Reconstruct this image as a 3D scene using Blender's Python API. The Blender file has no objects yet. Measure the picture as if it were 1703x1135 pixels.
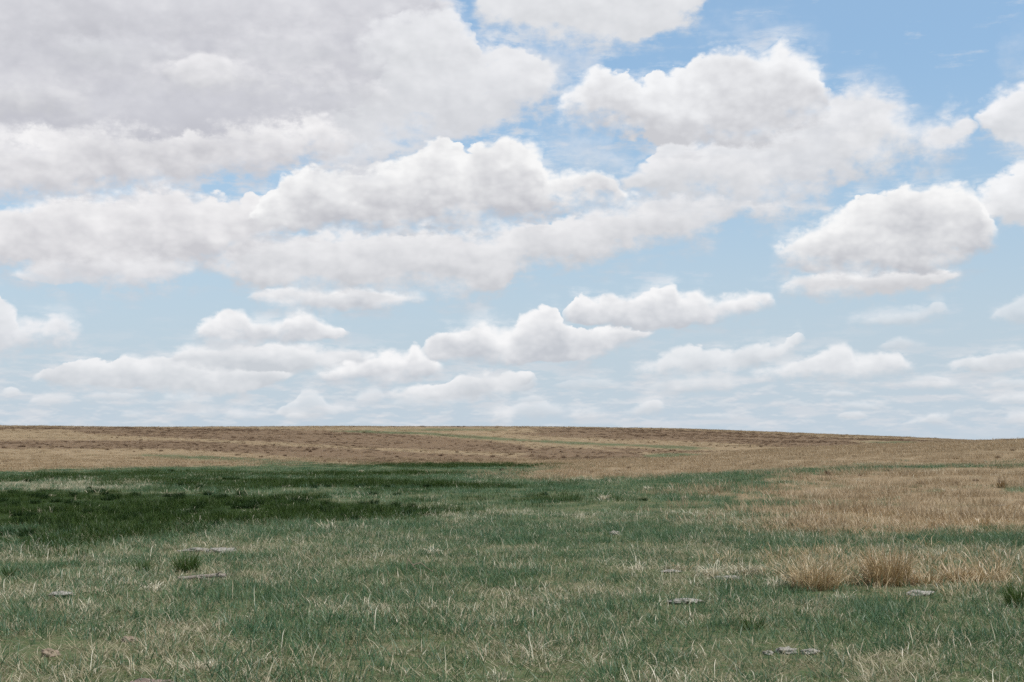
import bpy, math, random
import numpy as np
rng = np.random.default_rng(7)
random.seed(7)
scene = bpy.context.scene
COL = scene.collection
R = math.radians

# ------------------------------------------------------------------ camera
# photograph 1703 x 1135; the level line of sight lies a little under the ridge
PW, PH = 1703.0, 1135.0
FPX = 2200.0
EYE_ROW = 738.0
EYE = 1.6
PITCH = math.atan((EYE_ROW - PH / 2) / FPX)
cam_data = bpy.data.cameras.new('camera')
cam = bpy.data.objects.new('camera', cam_data)
COL.objects.link(cam)
cam.location = (0, 0, EYE)
cam.rotation_euler = (math.pi / 2 + PITCH, 0, 0)
cam_data.sensor_width = 36.0
cam_data.lens = 36.0 * FPX / PW
cam_data.clip_start = 0.1
cam_data.clip_end = 20000
scene.camera = cam
scene.view_settings.view_transform = 'Standard'
scene.view_settings.look = 'None'
scene.view_settings.exposure = 0.0
scene.view_settings.gamma = 1.0
scene.cycles.max_bounces = 5
scene.cycles.diffuse_bounces = 3
scene.cycles.glossy_bounces = 1
scene.cycles.transmission_bounces = 2
scene.cycles.transparent_max_bounces = 4
scene.cycles.use_denoising = False
scene.cycles.use_adaptive_sampling = True
scene.cycles.adaptive_threshold = 0.015
scene.cycles.adaptive_min_samples = 12

_c, _s = math.cos(PITCH), math.sin(PITCH)
def sight(px, py):
    """azimuth (from +Y towards +X) and elevation of the line of sight, radians"""
    x = (px - PW / 2) / FPX; y = -(py - PH / 2) / FPX
    dx, dy, dz = x, _c - y * _s, _s + y * _c
    return math.atan2(dx, dy), math.atan2(dz, math.hypot(dx, dy))
def lin(c):
    c = c / 255.0
    return c / 12.92 if c <= 0.04045 else ((c + 0.055) / 1.055) ** 2.4
def rgb(r, g, b):
    return (lin(r), lin(g), lin(b), 1.0)

class NT:
    """small helper to write node trees"""
    def __init__(self, tree): self.t = tree
    def n(self, kind, **kw):
        nd = self.t.nodes.new(kind)
        for k, v in kw.items(): setattr(nd, k, v)
        return nd
    def put(self, sock, v):
        if v is None: return
        if isinstance(v, bpy.types.NodeSocket): self.t.links.new(v, sock)
        else: sock.default_value = v
    def m(self, op, a, b=None, c=None, clamp=False):
        nd = self.n('ShaderNodeMath', operation=op, use_clamp=clamp)
        for i, v in enumerate((a, b, c)): self.put(nd.inputs[i], v)
        return nd.outputs[0]
    def mixf(self, f, a, b):
        nd = self.n('ShaderNodeMix', data_type='FLOAT')
        self.put(nd.inputs[0], f); self.put(nd.inputs[2], a); self.put(nd.inputs[3], b)
        return nd.outputs[0]
    def mixc(self, f, a, b, blend='MIX'):
        nd = self.n('ShaderNodeMix', data_type='RGBA', blend_type=blend)
        self.put(nd.inputs[0], f); self.put(nd.inputs[6], a); self.put(nd.inputs[7], b)
        return nd.outputs[2]
    def rng(self, v, a, b, c=0.0, d=1.0, kind='LINEAR'):
        nd = self.n('ShaderNodeMapRange', interpolation_type=kind, clamp=True)
        for i, x in enumerate((v, a, b, c, d)): self.put(nd.inputs[i], x)
        return nd.outputs[0]
    def noise(self, vec, scale, detail=4.0, rough=0.5, dist=0.0, dims='3D'):
        nd = self.n('ShaderNodeTexNoise', noise_dimensions=dims)
        self.put(nd.inputs['Vector'], vec)
        nd.inputs['Scale'].default_value = scale
        nd.inputs['Detail'].default_value = detail
        nd.inputs['Roughness'].default_value = rough
        nd.inputs['Distortion'].default_value = dist
        return nd
    def attr(self, name):
        return self.n('ShaderNodeAttribute', attribute_name=name)
# ------------------------------------------------------------------ sky
SUN_EL, SUN_AZ = R(58), R(125)          # high sun, to the right and a little behind the camera
world = bpy.data.worlds.new('World')
scene.world = world
world.use_nodes = True
W = NT(world.node_tree)
world.node_tree.nodes.clear()
w_out = W.n('ShaderNodeOutputWorld')
w_bg = W.n('ShaderNodeBackground')
w_bg.inputs['Strength'].default_value = 0.1
W.t.links.new(w_bg.outputs[0], w_out.inputs[0])
nish = W.n('ShaderNodeTexSky', sky_type='NISHITA')
nish.sun_disc = False
nish.sun_elevation = SUN_EL
nish.sun_rotation = SUN_AZ
nish.altitude = 1500
nish.air_density = 1.15
nish.dust_density = 0.6
nish.ozone_density = 1.3
coord = W.n('ShaderNodeTexCoord').outputs['Generated']
sep = W.n('ShaderNodeSeparateXYZ'); W.put(sep.inputs[0], coord)
az = W.m('MULTIPLY', W.m('ARCTAN2', sep.outputs[0], sep.outputs[1]), 1000.0)     # milliradians
el = W.m('MULTIPLY', W.m('ARCSINE', sep.outputs[2]), 1000.0)
def vec(x, y, z=0.0):
    nd = W.n('ShaderNodeCombineXYZ')
    for i, v in enumerate((x, y, z)): W.put(nd.inputs[i], v)
    return nd.outputs[0]
q = vec(az, W.m('MULTIPLY', el, 1.45))
N1 = W.noise(q, 1 / 42.0, 6, 0.52, 0.0, '2D')          # billows
N2 = W.noise(q, 1 / 13.0, 5, 0.58, 0.0, '2D')          # puffs
q2 = vec(W.m('ADD', az, 5.0), W.m('MULTIPLY_ADD', el, 1.45, 9.0))
N1s = W.noise(q2, 1 / 42.0, 3, 0.5, 0.0, '2D')        # the same billows a step towards the sun
qs = vec(W.m('MULTIPLY', az, 0.35), W.m('MULTIPLY', el, 1.6), 3.0)
N1m = W.noise(q, 1 / 42.0, 3, 0.5, 0.0, '2D')
N0 = W.noise(vec(W.m('MULTIPLY', az, 0.6), W.m('MULTIPLY', el, 1.2), 40.0), 1 / 40.0, 3, 0.5, 0.0, '2D')
N3 = W.noise(qs, 1 / 16.0, 6, 0.62, 0.0, '2D')         # stretched fleece
def cen(sock): return W.m('SUBTRACT', sock, 0.5)
s1 = W.n('ShaderNodeSeparateColor'); W.put(s1.inputs[0], N1.outputs['Color'])
s2 = W.n('ShaderNodeSeparateColor'); W.put(s2.inputs[0], N2.outputs['Color'])
a1, b1, c1 = (cen(s1.outputs[i]) for i in range(3))
a2, b2, c2 = (cen(s2.outputs[i]) for i in range(3))
f3 = cen(N3.outputs['Fac'])
relief = W.m('SUBTRACT', N1m.outputs['Fac'], N1s.outputs['Fac'])   # + on the side facing the sun
wv = W.n('ShaderNodeVectorMath', operation='MULTIPLY_ADD')
W.put(wv.inputs[0], N2.outputs['Color']); wv.inputs[1].default_value = (9, 9, 0); W.put(wv.inputs[2], q)
def cells(scale):
    v = W.n('ShaderNodeTexVoronoi', voronoi_dimensions='2D', feature='F1'); v.inputs['Scale'].default_value = scale
    W.put(v.inputs['Vector'], wv.outputs[0]); return v.outputs['Distance']
heads = W.m('SUBTRACT', 0.42, W.m('MULTIPLY_ADD', cells(1 / 7.5), 0.4, W.m('MULTIPLY', cells(1 / 19.0), 0.6)))    # cauliflower heads: + in their middles
big = cen(N0.outputs['Fac'])
soft = W.rng(N0.outputs['Fac'], 0.34, 0.66, 0.3, 2.2)              # crisp here, ragged there
torn = W.m('MULTIPLY', W.rng(W.m('ADD', W.m('ADD', f3, W.m('MULTIPLY', a1, 0.9)), W.m('MULTIPLY', a2, 0.5)), -0.10, 0.28, 0, 1, 'SMOOTHSTEP'), 0.68)

sky = nish.outputs[0]
grade = W.n('ShaderNodeVectorMath', operation='MULTIPLY')
W.put(grade.inputs[0], sky); W.put(grade.inputs[1], vec(W.rng(el, 60.0, 320.0, 0.86, 1.86), W.rng(el, 60.0, 320.0, 1.03, 1.87), W.rng(el, 60.0, 320.0, 1.12, 1.69)))
sky = grade.outputs[0]
def ten(c): return (c[0] * 10, c[1] * 10, c[2] * 10, 1)
# thin whitish veil towards the horizon
veil = W.rng(el, -5.0, 300.0, 1.0, 0.0, 'SMOOTHSTEP')
sky = W.mixc(veil, sky, ten(rgb(193, 207, 219)))
# pale fleece rows close to the horizon
row = W.m('MULTIPLY', W.rng(el, 0.0, 14.0), W.rng(el, 95.0, 45.0))
fl = W.m('MULTIPLY', W.rng(f3, -0.06, 0.16, 0, 1, 'SMOOTHSTEP'), row)
sky = W.mixc(W.m('MULTIPLY', fl, 0.5), sky, ten(rgb(221, 222, 226)))
nf_ = W.noise(vec(W.m('MULTIPLY', az, 0.5), W.m('MULTIPLY', el, 1.7), 7.0), 1 / 11.0, 3, 0.5, 0.0, '2D').outputs['Fac']
nfb = W.noise(vec(W.m('MULTIPLY', az, 0.5), W.m('MULTIPLY_ADD', el, 1.7, 2.6), 7.0), 1 / 11.0, 3, 0.5, 0.0, '2D').outputs['Fac']
cu = W.m('MULTIPLY', W.rng(nf_, 0.47, 0.66, 0, 1, 'SMOOTHSTEP'), W.m('MULTIPLY', W.rng(el, 4.0, 16.0), W.rng(el, 72.0, 40.0)))
sky = W.mixc(W.m('MULTIPLY', cu, 0.30), sky, W.mixc(W.rng(W.m('SUBTRACT', nf_, nfb), -0.05, 0.08), ten(rgb(206, 211, 219)), ten(rgb(234, 233, 234))))
# torn wisps in the blue
wis = W.m('MULTIPLY', W.rng(W.m('ADD', f3, W.m('MULTIPLY', a1, 0.8)), 0.12, 0.4, 0, 1, 'SMOOTHSTEP'), W.rng(el, 60.0, 120.0))
sky = W.mixc(W.m('MULTIPLY', wis, 0.5), sky, ten(rgb(214, 219, 228)))

def group(name, ins, outs):
    g = bpy.data.node_groups.new(name, 'ShaderNodeTree')
    for nm, kind in ins: g.interface.new_socket(nm, in_out='INPUT', socket_type='NodeSocket' + kind)
    for nm, kind in outs: g.interface.new_socket(nm, in_out='OUTPUT', socket_type='NodeSocket' + kind)
    G = NT(g)
    return g, G, G.n('NodeGroupInput').outputs, G.n('NodeGroupOutput').inputs
def split(G, v):
    nd = G.n('ShaderNodeSeparateXYZ'); G.put(nd.inputs[0], v)
    return nd.outputs

g_warp, G, i, o = group('cloud_warp', [('sky', 'Color'), ('pos', 'Vector'), ('billow', 'Vector'), ('puff', 'Vector'),
    ('w', 'Float'), ('w2', 'Float'), ('u0', 'Float'), ('u1', 'Float')], [('x', 'Float'), ('uu', 'Float'), ('vv', 'Float')])
P_, b_, p_ = split(G, i['pos']), split(G, i['billow']), split(G, i['puff'])
u_ = G.m('MULTIPLY_ADD', G.m('MULTIPLY', b_[1], 1.3), i['w'], G.m('MULTIPLY_ADD', p_[1], i['w2'], P_[0]))
u_ = G.m('MULTIPLY_ADD', i['sky'], 1e-7, u_)           # keeps the layers in order for the compiler
v_ = G.m('MULTIPLY_ADD', b_[0], i['w'], G.m('MULTIPLY_ADD', p_[0], i['w2'], P_[1]))
G.put(o['x'], G.rng(u_, i['u0'], i['u1'])); G.put(o['uu'], u_); G.put(o['vv'], v_)

g_paint, G, i, o = group('cloud_layer', [('sky', 'Color'), ('top', 'Float'), ('bot', 'Float'), ('uu', 'Float'), ('vv', 'Float'),
    ('billow', 'Vector'), ('puff', 'Vector'), ('field', 'Vector'), ('relief', 'Float'), ('heads', 'Float'), ('amp', 'Float'), ('u0', 'Float'), ('u1', 'Float'), ('lo', 'Float'),
    ('span', 'Float'), ('st', 'Float'), ('sb', 'Float'), ('op', 'Float'), ('hw', 'Float'), ('fade', 'Float'), ('power', 'Float'), ('rel', 'Float'),
    ('base', 'Color'), ('crown', 'Color')], [('sky', 'Color')])
b_, p_, f_ = split(G, i['billow']), split(G, i['puff']), split(G, i['field'])
t_ = G.m('MULTIPLY_ADD', i['top'], i['span'], i['lo']); bt = G.m('MULTIPLY_ADD', i['bot'], i['span'], i['lo'])
dt = G.m('MULTIPLY_ADD', i['heads'], i['amp'], G.m('SUBTRACT', t_, i['vv'])); db = G.m('SUBTRACT', i['vv'], bt)
de = G.m('MINIMUM', G.m('SUBTRACT', i['uu'], i['u0']), G.m('SUBTRACT', i['u1'], i['uu']))
dts = G.m('MULTIPLY_ADD', p_[1], G.m('MULTIPLY', i['st'], 1.3), G.m('DIVIDE', dt, f_[1]))
dbs = G.m('MULTIPLY_ADD', p_[0], G.m('MULTIPLY', i['sb'], 1.3), G.m('DIVIDE', db, f_[1]))
al = G.m('MULTIPLY', G.rng(dts, G.m('MULTIPLY', i['st'], -0.6), i['st'], 0, 1, 'SMOOTHSTEP'),
         G.rng(dbs, G.m('MULTIPLY', i['sb'], -0.5), i['sb'], 0, 1, 'SMOOTHSTEP'))
ha = G.rng(G.m('MINIMUM', dt, db), G.m('MULTIPLY', i['hw'], -1.0), G.m('MULTIPLY', i['hw'], 0.5), 0, 1, 'SMOOTHSTEP')
al = G.m('MAXIMUM', al, G.m('MULTIPLY', f_[2], ha))
al = G.m('MULTIPLY', al, G.rng(de, -2.0, 6.0, 0, i['op'], 'SMOOTHSTEP'))
h_ = G.m('DIVIDE', db, G.m('MAXIMUM', G.m('SUBTRACT', t_, bt), 6.0), clamp=True)
h_ = G.m('MULTIPLY', G.m('POWER', h_, i['power']), 0.74)
h_ = G.m('ADD', h_, G.rng(dt, 0.0, i['fade'], 0.42, 0.0))
mod = G.m('MULTIPLY_ADD', i['relief'], 0.95, G.m('MULTIPLY_ADD', p_[2], 0.16, G.m('MULTIPLY_ADD', f_[0], 0.55, G.m('MULTIPLY_ADD', i['heads'], 0.42, G.m('MULTIPLY', b_[2], 0.3)))))
h_ = G.m('MULTIPLY_ADD', mod, i['rel'], h_, clamp=True)
G.put(o['sky'], G.mixc(al, i['sky'], G.mixc(h_, i['base'], i['crown'])))

pos_v, bil_v, puf_v, fld_v = vec(az, el), vec(a1, b1, c1), vec(a2, b2, c2), vec(big, soft, torn)
def use(tree, **kw):
    nd = W.n('ShaderNodeGroup', node_tree=tree)
    for k, v in kw.items(): W.put(nd.inputs[k], v)
    return nd.outputs
def curve(pts, x, lo, hi):
    """float curve through pts (u 0..1, v in mrad)"""
    nd = W.n('ShaderNodeFloatCurve')
    cm = nd.mapping; cm.use_clip = False
    c = cm.curves[0]
    P = sorted((u, (v - lo) / (hi - lo)) for u, v in pts)
    while len(c.points) < len(P): c.points.new(0.5, 0.5)
    for p, (u, v) in zip(c.points, P):
        p.location = (u, v); p.handle_type = 'AUTO_CLAMPED'
    cm.update()
    W.put(nd.inputs['Value'], x)
    return nd.outputs[0]

def cloud(top, bot, base=(196, 197, 204), crown=(240, 239, 240), wob=1.0, st=5.0, sb=7.0, op=1.0, power=0.75, rel=1.0, fine=1.0, halo=1.0, bump=1.0):
    """one cumulus: crown and base lines as seen in the sky (photograph pixels -> sky angles), torn by noise"""
    global sky
    T = [tuple(1000 * v for v in sight(*p)) for p in top]
    B = [tuple(1000 * v for v in sight(*p)) for p in bot]
    u0 = min(p[0] for p in T + B); u1 = max(p[0] for p in T + B)
    lo = min(p[1] for p in T + B); hi = max(p[1] for p in T + B)
    size = min(hi - lo, 110.0)
    wp = use(g_warp, sky=sky, pos=pos_v, billow=bil_v, puff=puf_v, w=wob * (5.0 + 0.20 * size), w2=fine * (3.0 + 0.05 * size), u0=u0, u1=u1)
    t = curve([((p[0] - u0) / (u1 - u0), p[1]) for p in T], wp['x'], lo, hi)
    b = curve([((p[0] - u0) / (u1 - u0), p[1]) for p in B], wp['x'], lo, hi)
    sky = use(g_paint, sky=sky, top=t, bot=b, uu=wp['uu'], vv=wp['vv'], billow=bil_v, puff=puf_v, field=fld_v, relief=relief, heads=heads, amp=bump * (2.0 + 0.11 * size), fade=4.0 + 0.26 * size, u0=u0, u1=u1,
              lo=lo, span=hi - lo, st=st, sb=sb, op=op, hw=max(0.5, halo * (7.0 + 0.17 * size)), power=power, rel=rel,
              base=ten(rgb(*(v - 3 + (0, 1, 0)[k] for k, v in enumerate(base)))), crown=ten(rgb(*(min(v + 7 + (0, 1, 1)[k], 248) for k, v in enumerate(crown)))))['sky']

FAR = dict(base=(205, 209, 216), crown=(233, 233, 235), wob=0.6, st=3.0, sb=4.0)
MID = dict(base=(200, 203, 211), crown=(240, 239, 240), wob=0.7, st=3.0, sb=5.0)
# small far clouds above the ridge
for t, b, o in (
    ([(370,690),(420,683),(460,690)], [(370,695),(420,696),(460,693)], .5),
    ([(0,650),(20,645),(40,655)], [(0,660),(20,660),(40,658)], .7),
    ([(130,660),(180,652),(240,655)], [(130,668),(180,668),(240,662)], .55),
    ([(265,665),(300,654),(340,660),(360,668)], [(265,671),(300,674),(340,674),(360,670)], .8),
    ([(370,690),(390,680),(410,688)], [(370,694),(390,695),(410,692)], .6),
    ([(455,688),(490,665),(515,647),(535,655),(550,670),(600,676)], [(455,692),(500,694),(550,690),(600,682)], .6),
    ([(810,690),(850,675),(900,668),(960,676),(1000,680)], [(810,696),(870,697),(940,692),(1000,686)], .55),
    ([(1030,690),(1060,672),(1085,662),(1100,668),(1105,682)], [(1030,694),(1060,694),(1090,690),(1105,685)], .75),
    ([(1110,640),(1160,630),(1200,625),(1225,640)], [(1110,650),(1160,650),(1200,648),(1225,642)], .7),
    ([(1385,692),(1420,684),(1450,690)], [(1385,697),(1420,698),(1450,694)], .6),
    ([(1365,655),(1390,648),(1430,655)], [(1365,662),(1390,664),(1430,659)], .6),
    ([(1495,704),(1530,693),(1560,686),(1590,688)], [(1495,708),(1530,706),(1560,702),(1590,692)], .7),
    ([(1390,675),(1430,668),(1480,670)], [(1390,680),(1430,682),(1480,676)], .6),
    ([(1665,700),(1690,682),(1720,684)], [(1665,706),(1690,706),(1720,700)], .7),
    ([(1640,640),(1670,628),(1720,630)], [(1640,646),(1670,650),(1720,646)], .6),
    ([(1500,640),(1550,622),(1565,625),(1590,636)], [(1500,646),(1550,646),(1590,640)], .55),
    ([(1460,575),(1500,563),(1540,572)], [(1460,582),(1500,584),(1540,577)], .5),
    ([(1075,640),(1150,622),(1250,628)], [(1075,650),(1150,652),(1250,640)], .35),
    ([(45,672),(70,655),(110,652),(130,662)], [(45,676),(80,678),(130,672)], .6),
    ([(190,692),(220,684),(250,690)], [(190,696),(220,697),(250,694)], .5),
    ([(325,690),(345,678),(365,686)], [(325,693),(345,694),(365,690)], .55),
    ([(470,694),(495,686),(515,692)], [(470,698),(495,698),(515,696)], .5),
    ([(585,670),(605,650),(625,645),(640,662)], [(585,674),(610,676),(640,670)], .6),
    ([(640,672),(680,658),(730,655),(760,668)], [(640,677),(690,680),(760,674)], .5),
    ([(815,700),(835,678),(860,684)], [(815,704),(840,704),(860,698)], .5),
    ([(845,648),(862,628),(880,620),(895,634)], [(845,652),(870,654),(895,642)], .7),
    ([(850,668),(880,660),(910,664)], [(850,672),(880,674),(910,669)], .5),
    ([(1160,698),(1200,688),(1255,694)], [(1160,702),(1200,702),(1255,699)], .45),
    ([(1245,622),(1262,610),(1285,616)], [(1245,626),(1265,627),(1285,622)], .6),
    ([(1505,644),(1540,634),(1600,636)], [(1505,648),(1550,649),(1600,643)], .55),
    ([(1660,662),(1690,652),(1730,654)], [(1660,666),(1690,667),(1730,663)], .5),
    ([(920,640),(980,628),(1040,636)], [(920,646),(980,650),(1040,642)], .35),
    ([(930,690),(985,682),(1020,690)], [(930,696),(985,697),(1020,694)], .4),
    ([(240,640),(330,628),(440,634)], [(240,650),(330,655),(440,645)], .45),
    ([(1640,665),(1680,655),(1730,655)], [(1640,672),(1680,674),(1730,670)], .55),
): cloud(t, b, op=o, rel=.6, fine=.5, **FAR)
cloud([(640,655),(670,643),(700,640),(740,635),(770,622),(800,619),(850,617),(890,624)], [(640,662),(720,668),(800,664),(860,650),(890,630)], **FAR)
cloud([(55,628),(85,608),(110,600),(150,597),(180,600),(210,590),(240,598),(290,590),(360,603),(430,612),(490,616)], [(55,634),(120,642),(200,646),(280,650),(340,662),(400,655),(450,644),(490,624)], **FAR)
cloud([(280,596),(310,574),(350,570),(430,572),(490,570),(540,576),(600,584),(640,600)], [(280,602),(340,616),(430,620),(520,620),(590,614),(640,606)], **FAR)
cloud([(1050,614),(1090,600),(1110,583),(1150,578),(1200,582),(1250,575),(1290,568),(1315,560),(1330,551),(1338,565)], [(1050,620),(1130,626),(1200,622),(1260,610),(1300,592),(1338,570)], op=.85, **FAR)
cloud([(1250,620),(1300,606),(1345,592),(1375,579),(1400,570),(1415,578),(1430,590),(1480,588),(1510,600),(1530,612)], [(1250,630),(1350,634),(1450,632),(1500,624),(1530,615)], op=.95, **FAR)
cloud([(1575,606),(1600,597),(1640,592),(1660,584),(1690,580),(1720,590)], [(1575,612),(1620,618),(1680,616),(1720,610)], op=.8, **FAR)
cloud([(1405,535),(1450,520),(1500,514),(1540,508),(1560,500),(1580,512)], [(1405,540),(1450,543),(1510,544),(1550,532),(1580,518)], op=.6, **FAR)
cloud([(1640,525),(1670,505),(1710,490),(1750,480)], [(1640,530),(1680,538),(1750,550)], op=.55, **FAR)
cloud([(520,620),(560,606),(600,600),(620,590),(650,584),(672,586),(688,574),(700,582),(740,608)], [(520,632),(580,640),(660,638),(740,622)], **MID)
cloud([(700,588),(712,565),(735,552),(770,545),(800,528),(820,534),(845,545),(870,528),(890,517),(915,511),(930,520),(945,540),(990,546),(1050,543),(1090,550)], [(700,594),(740,602),(800,606),(880,608),(960,600),(1020,585),(1060,568),(1090,554)], **MID)
cloud([(935,530),(950,500),(965,491),(990,498),(1010,486),(1035,495),(1060,488),(1085,478),(1115,472),(1135,488),(1160,484),(1185,496),(1215,489),(1250,486),(1275,488),(1290,504)], [(935,536),(980,542),(1040,546),(1100,548),(1160,542),(1200,536),(1250,526),(1275,516),(1290,508)], **MID)
cloud([(318,560),(335,538),(360,524),(390,515),(405,516),(425,530),(445,528),(465,534),(480,521),(500,517),(515,520),(530,534),(560,545),(585,552)], [(318,567),(380,572),(450,572),(520,570),(560,562),(585,556)], **MID)
cloud([(-40,480),(0,498),(20,512),(30,530),(60,530),(90,520),(120,534),(142,548)], [(-40,612),(20,592),(60,578),(120,574),(142,556)], op=.9, base=(208,210,217), crown=(236,235,237), wob=.7, st=4, sb=6)
cloud([(412,496),(430,481),(470,477),(510,475),(550,482),(575,477),(620,480),(660,484),(700,489),(715,496)], [(412,503),(460,512),(540,521),(580,520),(620,516),(670,509),(715,501)], **MID)
# right-hand heaps
cloud([(1290,480),(1330,457),(1400,448),(1480,450),(1540,446),(1600,452)], [(1290,486),(1350,497),(1400,500),(1460,494),(1530,484),(1570,472),(1600,458)], base=(208,208,213), crown=(238,237,238), wob=.7, st=4, sb=8)
cloud([(1622,335),(1650,300),(1680,272),(1740,235),(1800,220)], [(1622,345),(1670,375),(1740,385),(1800,400)], base=(214,215,220), crown=(238,238,240), wob=.8, st=5, sb=10)
cloud([(1285,418),(1310,398),(1345,380),(1380,358),(1410,340),(1440,328),(1480,322),(1520,300),(1545,306),(1575,304),(1600,303),(1622,310),(1635,332),(1650,355),(1665,395)], [(1285,424),(1320,448),(1380,458),(1450,456),(1520,454),(1580,444),(1665,410)], base=(198,199,206), crown=(242,241,242), wob=.9, st=4, sb=9)
cloud([(1620,200),(1650,165),(1680,148),(1740,130),(1800,120)], [(1620,210),(1660,235),(1700,262),(1800,270)], base=(212,214,220), crown=(236,236,239), wob=.8, st=5, sb=10)
# the broad lower bank
cloud([(340,430),(380,405),(420,380),(560,385),(700,378),(850,370),(950,355),(1050,335),(1150,320),(1250,322),(1340,335),(1385,345)], [(340,448),(400,474),(470,480),(560,487),(650,484),(730,492),(790,494),(840,480),(880,448),(930,450),(1000,440),(1050,415),(1120,405),(1180,394),(1220,366),(1300,356),(1385,352)], base=(205,206,212), crown=(230,229,231), wob=1.0, st=6, sb=9, power=.6)
cloud([(-40,380),(0,358),(40,340),(90,322),(130,318),(180,325),(240,303),(280,298),(320,315),(360,326),(400,318),(430,330),(470,360)], [(-40,430),(0,438),(60,446),(100,470),(200,474),(250,470),(320,460),(380,436),(470,400)], base=(206,205,211), crown=(236,234,235), wob=1.1, st=6, sb=9)
cloud([(20,455),(90,432),(180,425),(260,430),(330,445)], [(20,460),(100,474),(200,476),(260,472),(330,458)], base=(212,212,218), crown=(233,232,234), wob=.7, st=8, sb=6, op=.8)
VEIL = dict(base=(213,216,223), crown=(224,225,230), wob=1.6, st=22, sb=18, rel=.5, bump=.6, halo=1.6)
cloud([(900,260),(930,232),(960,225),(1000,240),(1040,270),(1060,300)], [(900,280),(940,290),(1000,296),(1060,305)], op=.6, **VEIL)
cloud([(1040,330),(1150,300),(1280,300),(1390,320)], [(1040,350),(1160,352),(1290,350),(1390,335)], op=.75, **VEIL)
cloud([(520,255),(600,215),(700,205),(780,215)], [(520,285),(600,275),(680,262),(780,232)], op=.75, **VEIL)
cloud([(430,330),(500,300),(560,285),(600,300)], [(430,350),(500,345),(560,330),(600,310)], op=.6, **VEIL)
cloud([(1380,180),(1440,135),(1480,150),(1500,190)], [(1380,215),(1440,205),(1500,200)], op=.55, **VEIL)
cloud([(1655,120),(1680,70),(1710,75),(1740,110)], [(1655,130),(1700,140),(1740,130)], op=.35, **VEIL)
cloud([(1280,440),(1300,410),(1320,405),(1340,430)], [(1280,452),(1310,458),(1340,450)], op=.45, **VEIL)
cloud([(830,90),(890,62),(950,80),(1010,105)], [(830,200),(900,185),(960,150),(1010,125)], op=.6, **VEIL)
cloud([(930,60),(1000,48),(1080,60)], [(930,84),(1000,92),(1080,80)], op=.4, **VEIL)
cloud([(1150,60),(1230,35),(1320,45),(1390,85)], [(1150,75),(1240,70),(1330,85),(1390,100)], op=.35, **VEIL)
# right-hand big heap: lower lobes, then the tall one
cloud([(1020,300),(1060,282),(1100,240),(1180,230),(1250,215),(1310,190),(1375,158),(1440,143),(1480,165),(1515,195),(1540,212),(1580,200),(1608,194),(1625,215)], [(1020,318),(1100,328),(1180,322),(1250,336),(1320,334),(1380,322),(1420,296),(1480,278),(1510,266),(1545,276),(1585,258),(1625,224)], base=(207,209,216), crown=(230,230,233), wob=1.2, st=10, sb=12, power=.6)
cloud([(1030,300),(1080,268),(1160,256),(1230,262),(1290,290)], [(1030,312),(1100,326),(1180,324),(1290,310)], base=(212,213,218), crown=(232,231,233), wob=1, st=8, sb=8, op=.7)
cloud([(1380,230),(1430,200),(1480,190),(1520,210),(1550,235)], [(1380,250),(1440,275),(1500,268),(1550,250)], base=(214,215,219), crown=(234,233,235), wob=1, st=9, sb=12, op=.7)
cloud([(915,195),(940,150),(970,125),(1000,110),(1030,117),(1060,129),(1090,121),(1120,119),(1150,104),(1180,87),(1210,79),(1240,76),(1265,80),(1300,68),(1325,78),(1352,90),(1372,112),(1386,140),(1392,165)], [(915,202),(980,218),(1050,232),(1100,244),(1160,248),(1250,242),(1310,226),(1360,200),(1392,175)], base=(206,206,212), crown=(238,238,241), wob=1.0, st=5, sb=10, power=.85)
# centre heap with the bright crown
cloud([(405,365),(440,328),(460,310),(480,292),(520,278),(550,282),(600,270),(640,268),(690,258),(712,238),(740,236),(772,252),(800,238),(840,228),(880,233),(905,253),(918,278),(945,283),(975,282),(1005,292),(1040,318),(1070,340)], [(405,372),(430,380),(500,386),(560,388),(700,384),(850,368),(960,352),(1030,346),(1070,345)], base=(198,198,205), crown=(242,240,240), wob=1.0, st=4, sb=8, power=.8)
# upper left bank, far edge first
cloud([(-80,80),(300,70),(520,110),(620,170),(680,215)], [(-80,335),(200,318),(400,292),(540,262),(620,240),(680,222)], base=(210,210,217), crown=(216,216,222), wob=1.0, st=14, sb=12, rel=.5)
cloud([(520,230),(600,215),(700,200),(800,160),(860,120),(900,120),(930,140)], [(520,300),(600,290),(660,262),(740,240),(800,222),(880,190),(930,150)], base=(212,213,220), crown=(230,230,233), wob=1.3, st=14, sb=14, op=.9, rel=.8)
cloud([(-60,225),(0,208),(60,216),(120,198),(200,190),(300,202),(350,196),(420,186),(500,190),(560,204),(600,225)], [(-60,330),(0,328),(100,326),(200,318),(300,304),(400,290),(500,278),(560,262),(600,235)], base=(206,205,211), crown=(238,236,237), wob=1.0, st=7, sb=10, power=.9)
cloud([(560,60),(640,20),(720,5),(765,8),(785,30),(790,55),(830,62),(880,85),(920,110),(935,130)], [(560,225),(640,240),(700,232),(800,214),(880,178),(935,136)], base=(214,215,221), crown=(229,229,232), wob=1.3, st=9, sb=14, power=.6, rel=.9)
cloud([(790,-60),(900,-80),(1000,-70),(1100,-50),(1185,-30)], [(790,36),(830,52),(880,62),(960,76),(1050,70),(1120,52),(1165,36),(1185,5)], base=(219,220,225), crown=(230,230,233), wob=1.0, st=8, sb=9)
cloud([(-80,-90),(200,-100),(400,-100),(600,-90),(740,-30),(775,5)], [(-80,222),(100,224),(250,226),(330,222),(430,212),(540,198),(620,146),(680,60),(775,12)], base=(199,199,208), crown=(223,222,226), wob=1.2, st=14, sb=12, power=.8, rel=.75, bump=.7)
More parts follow.
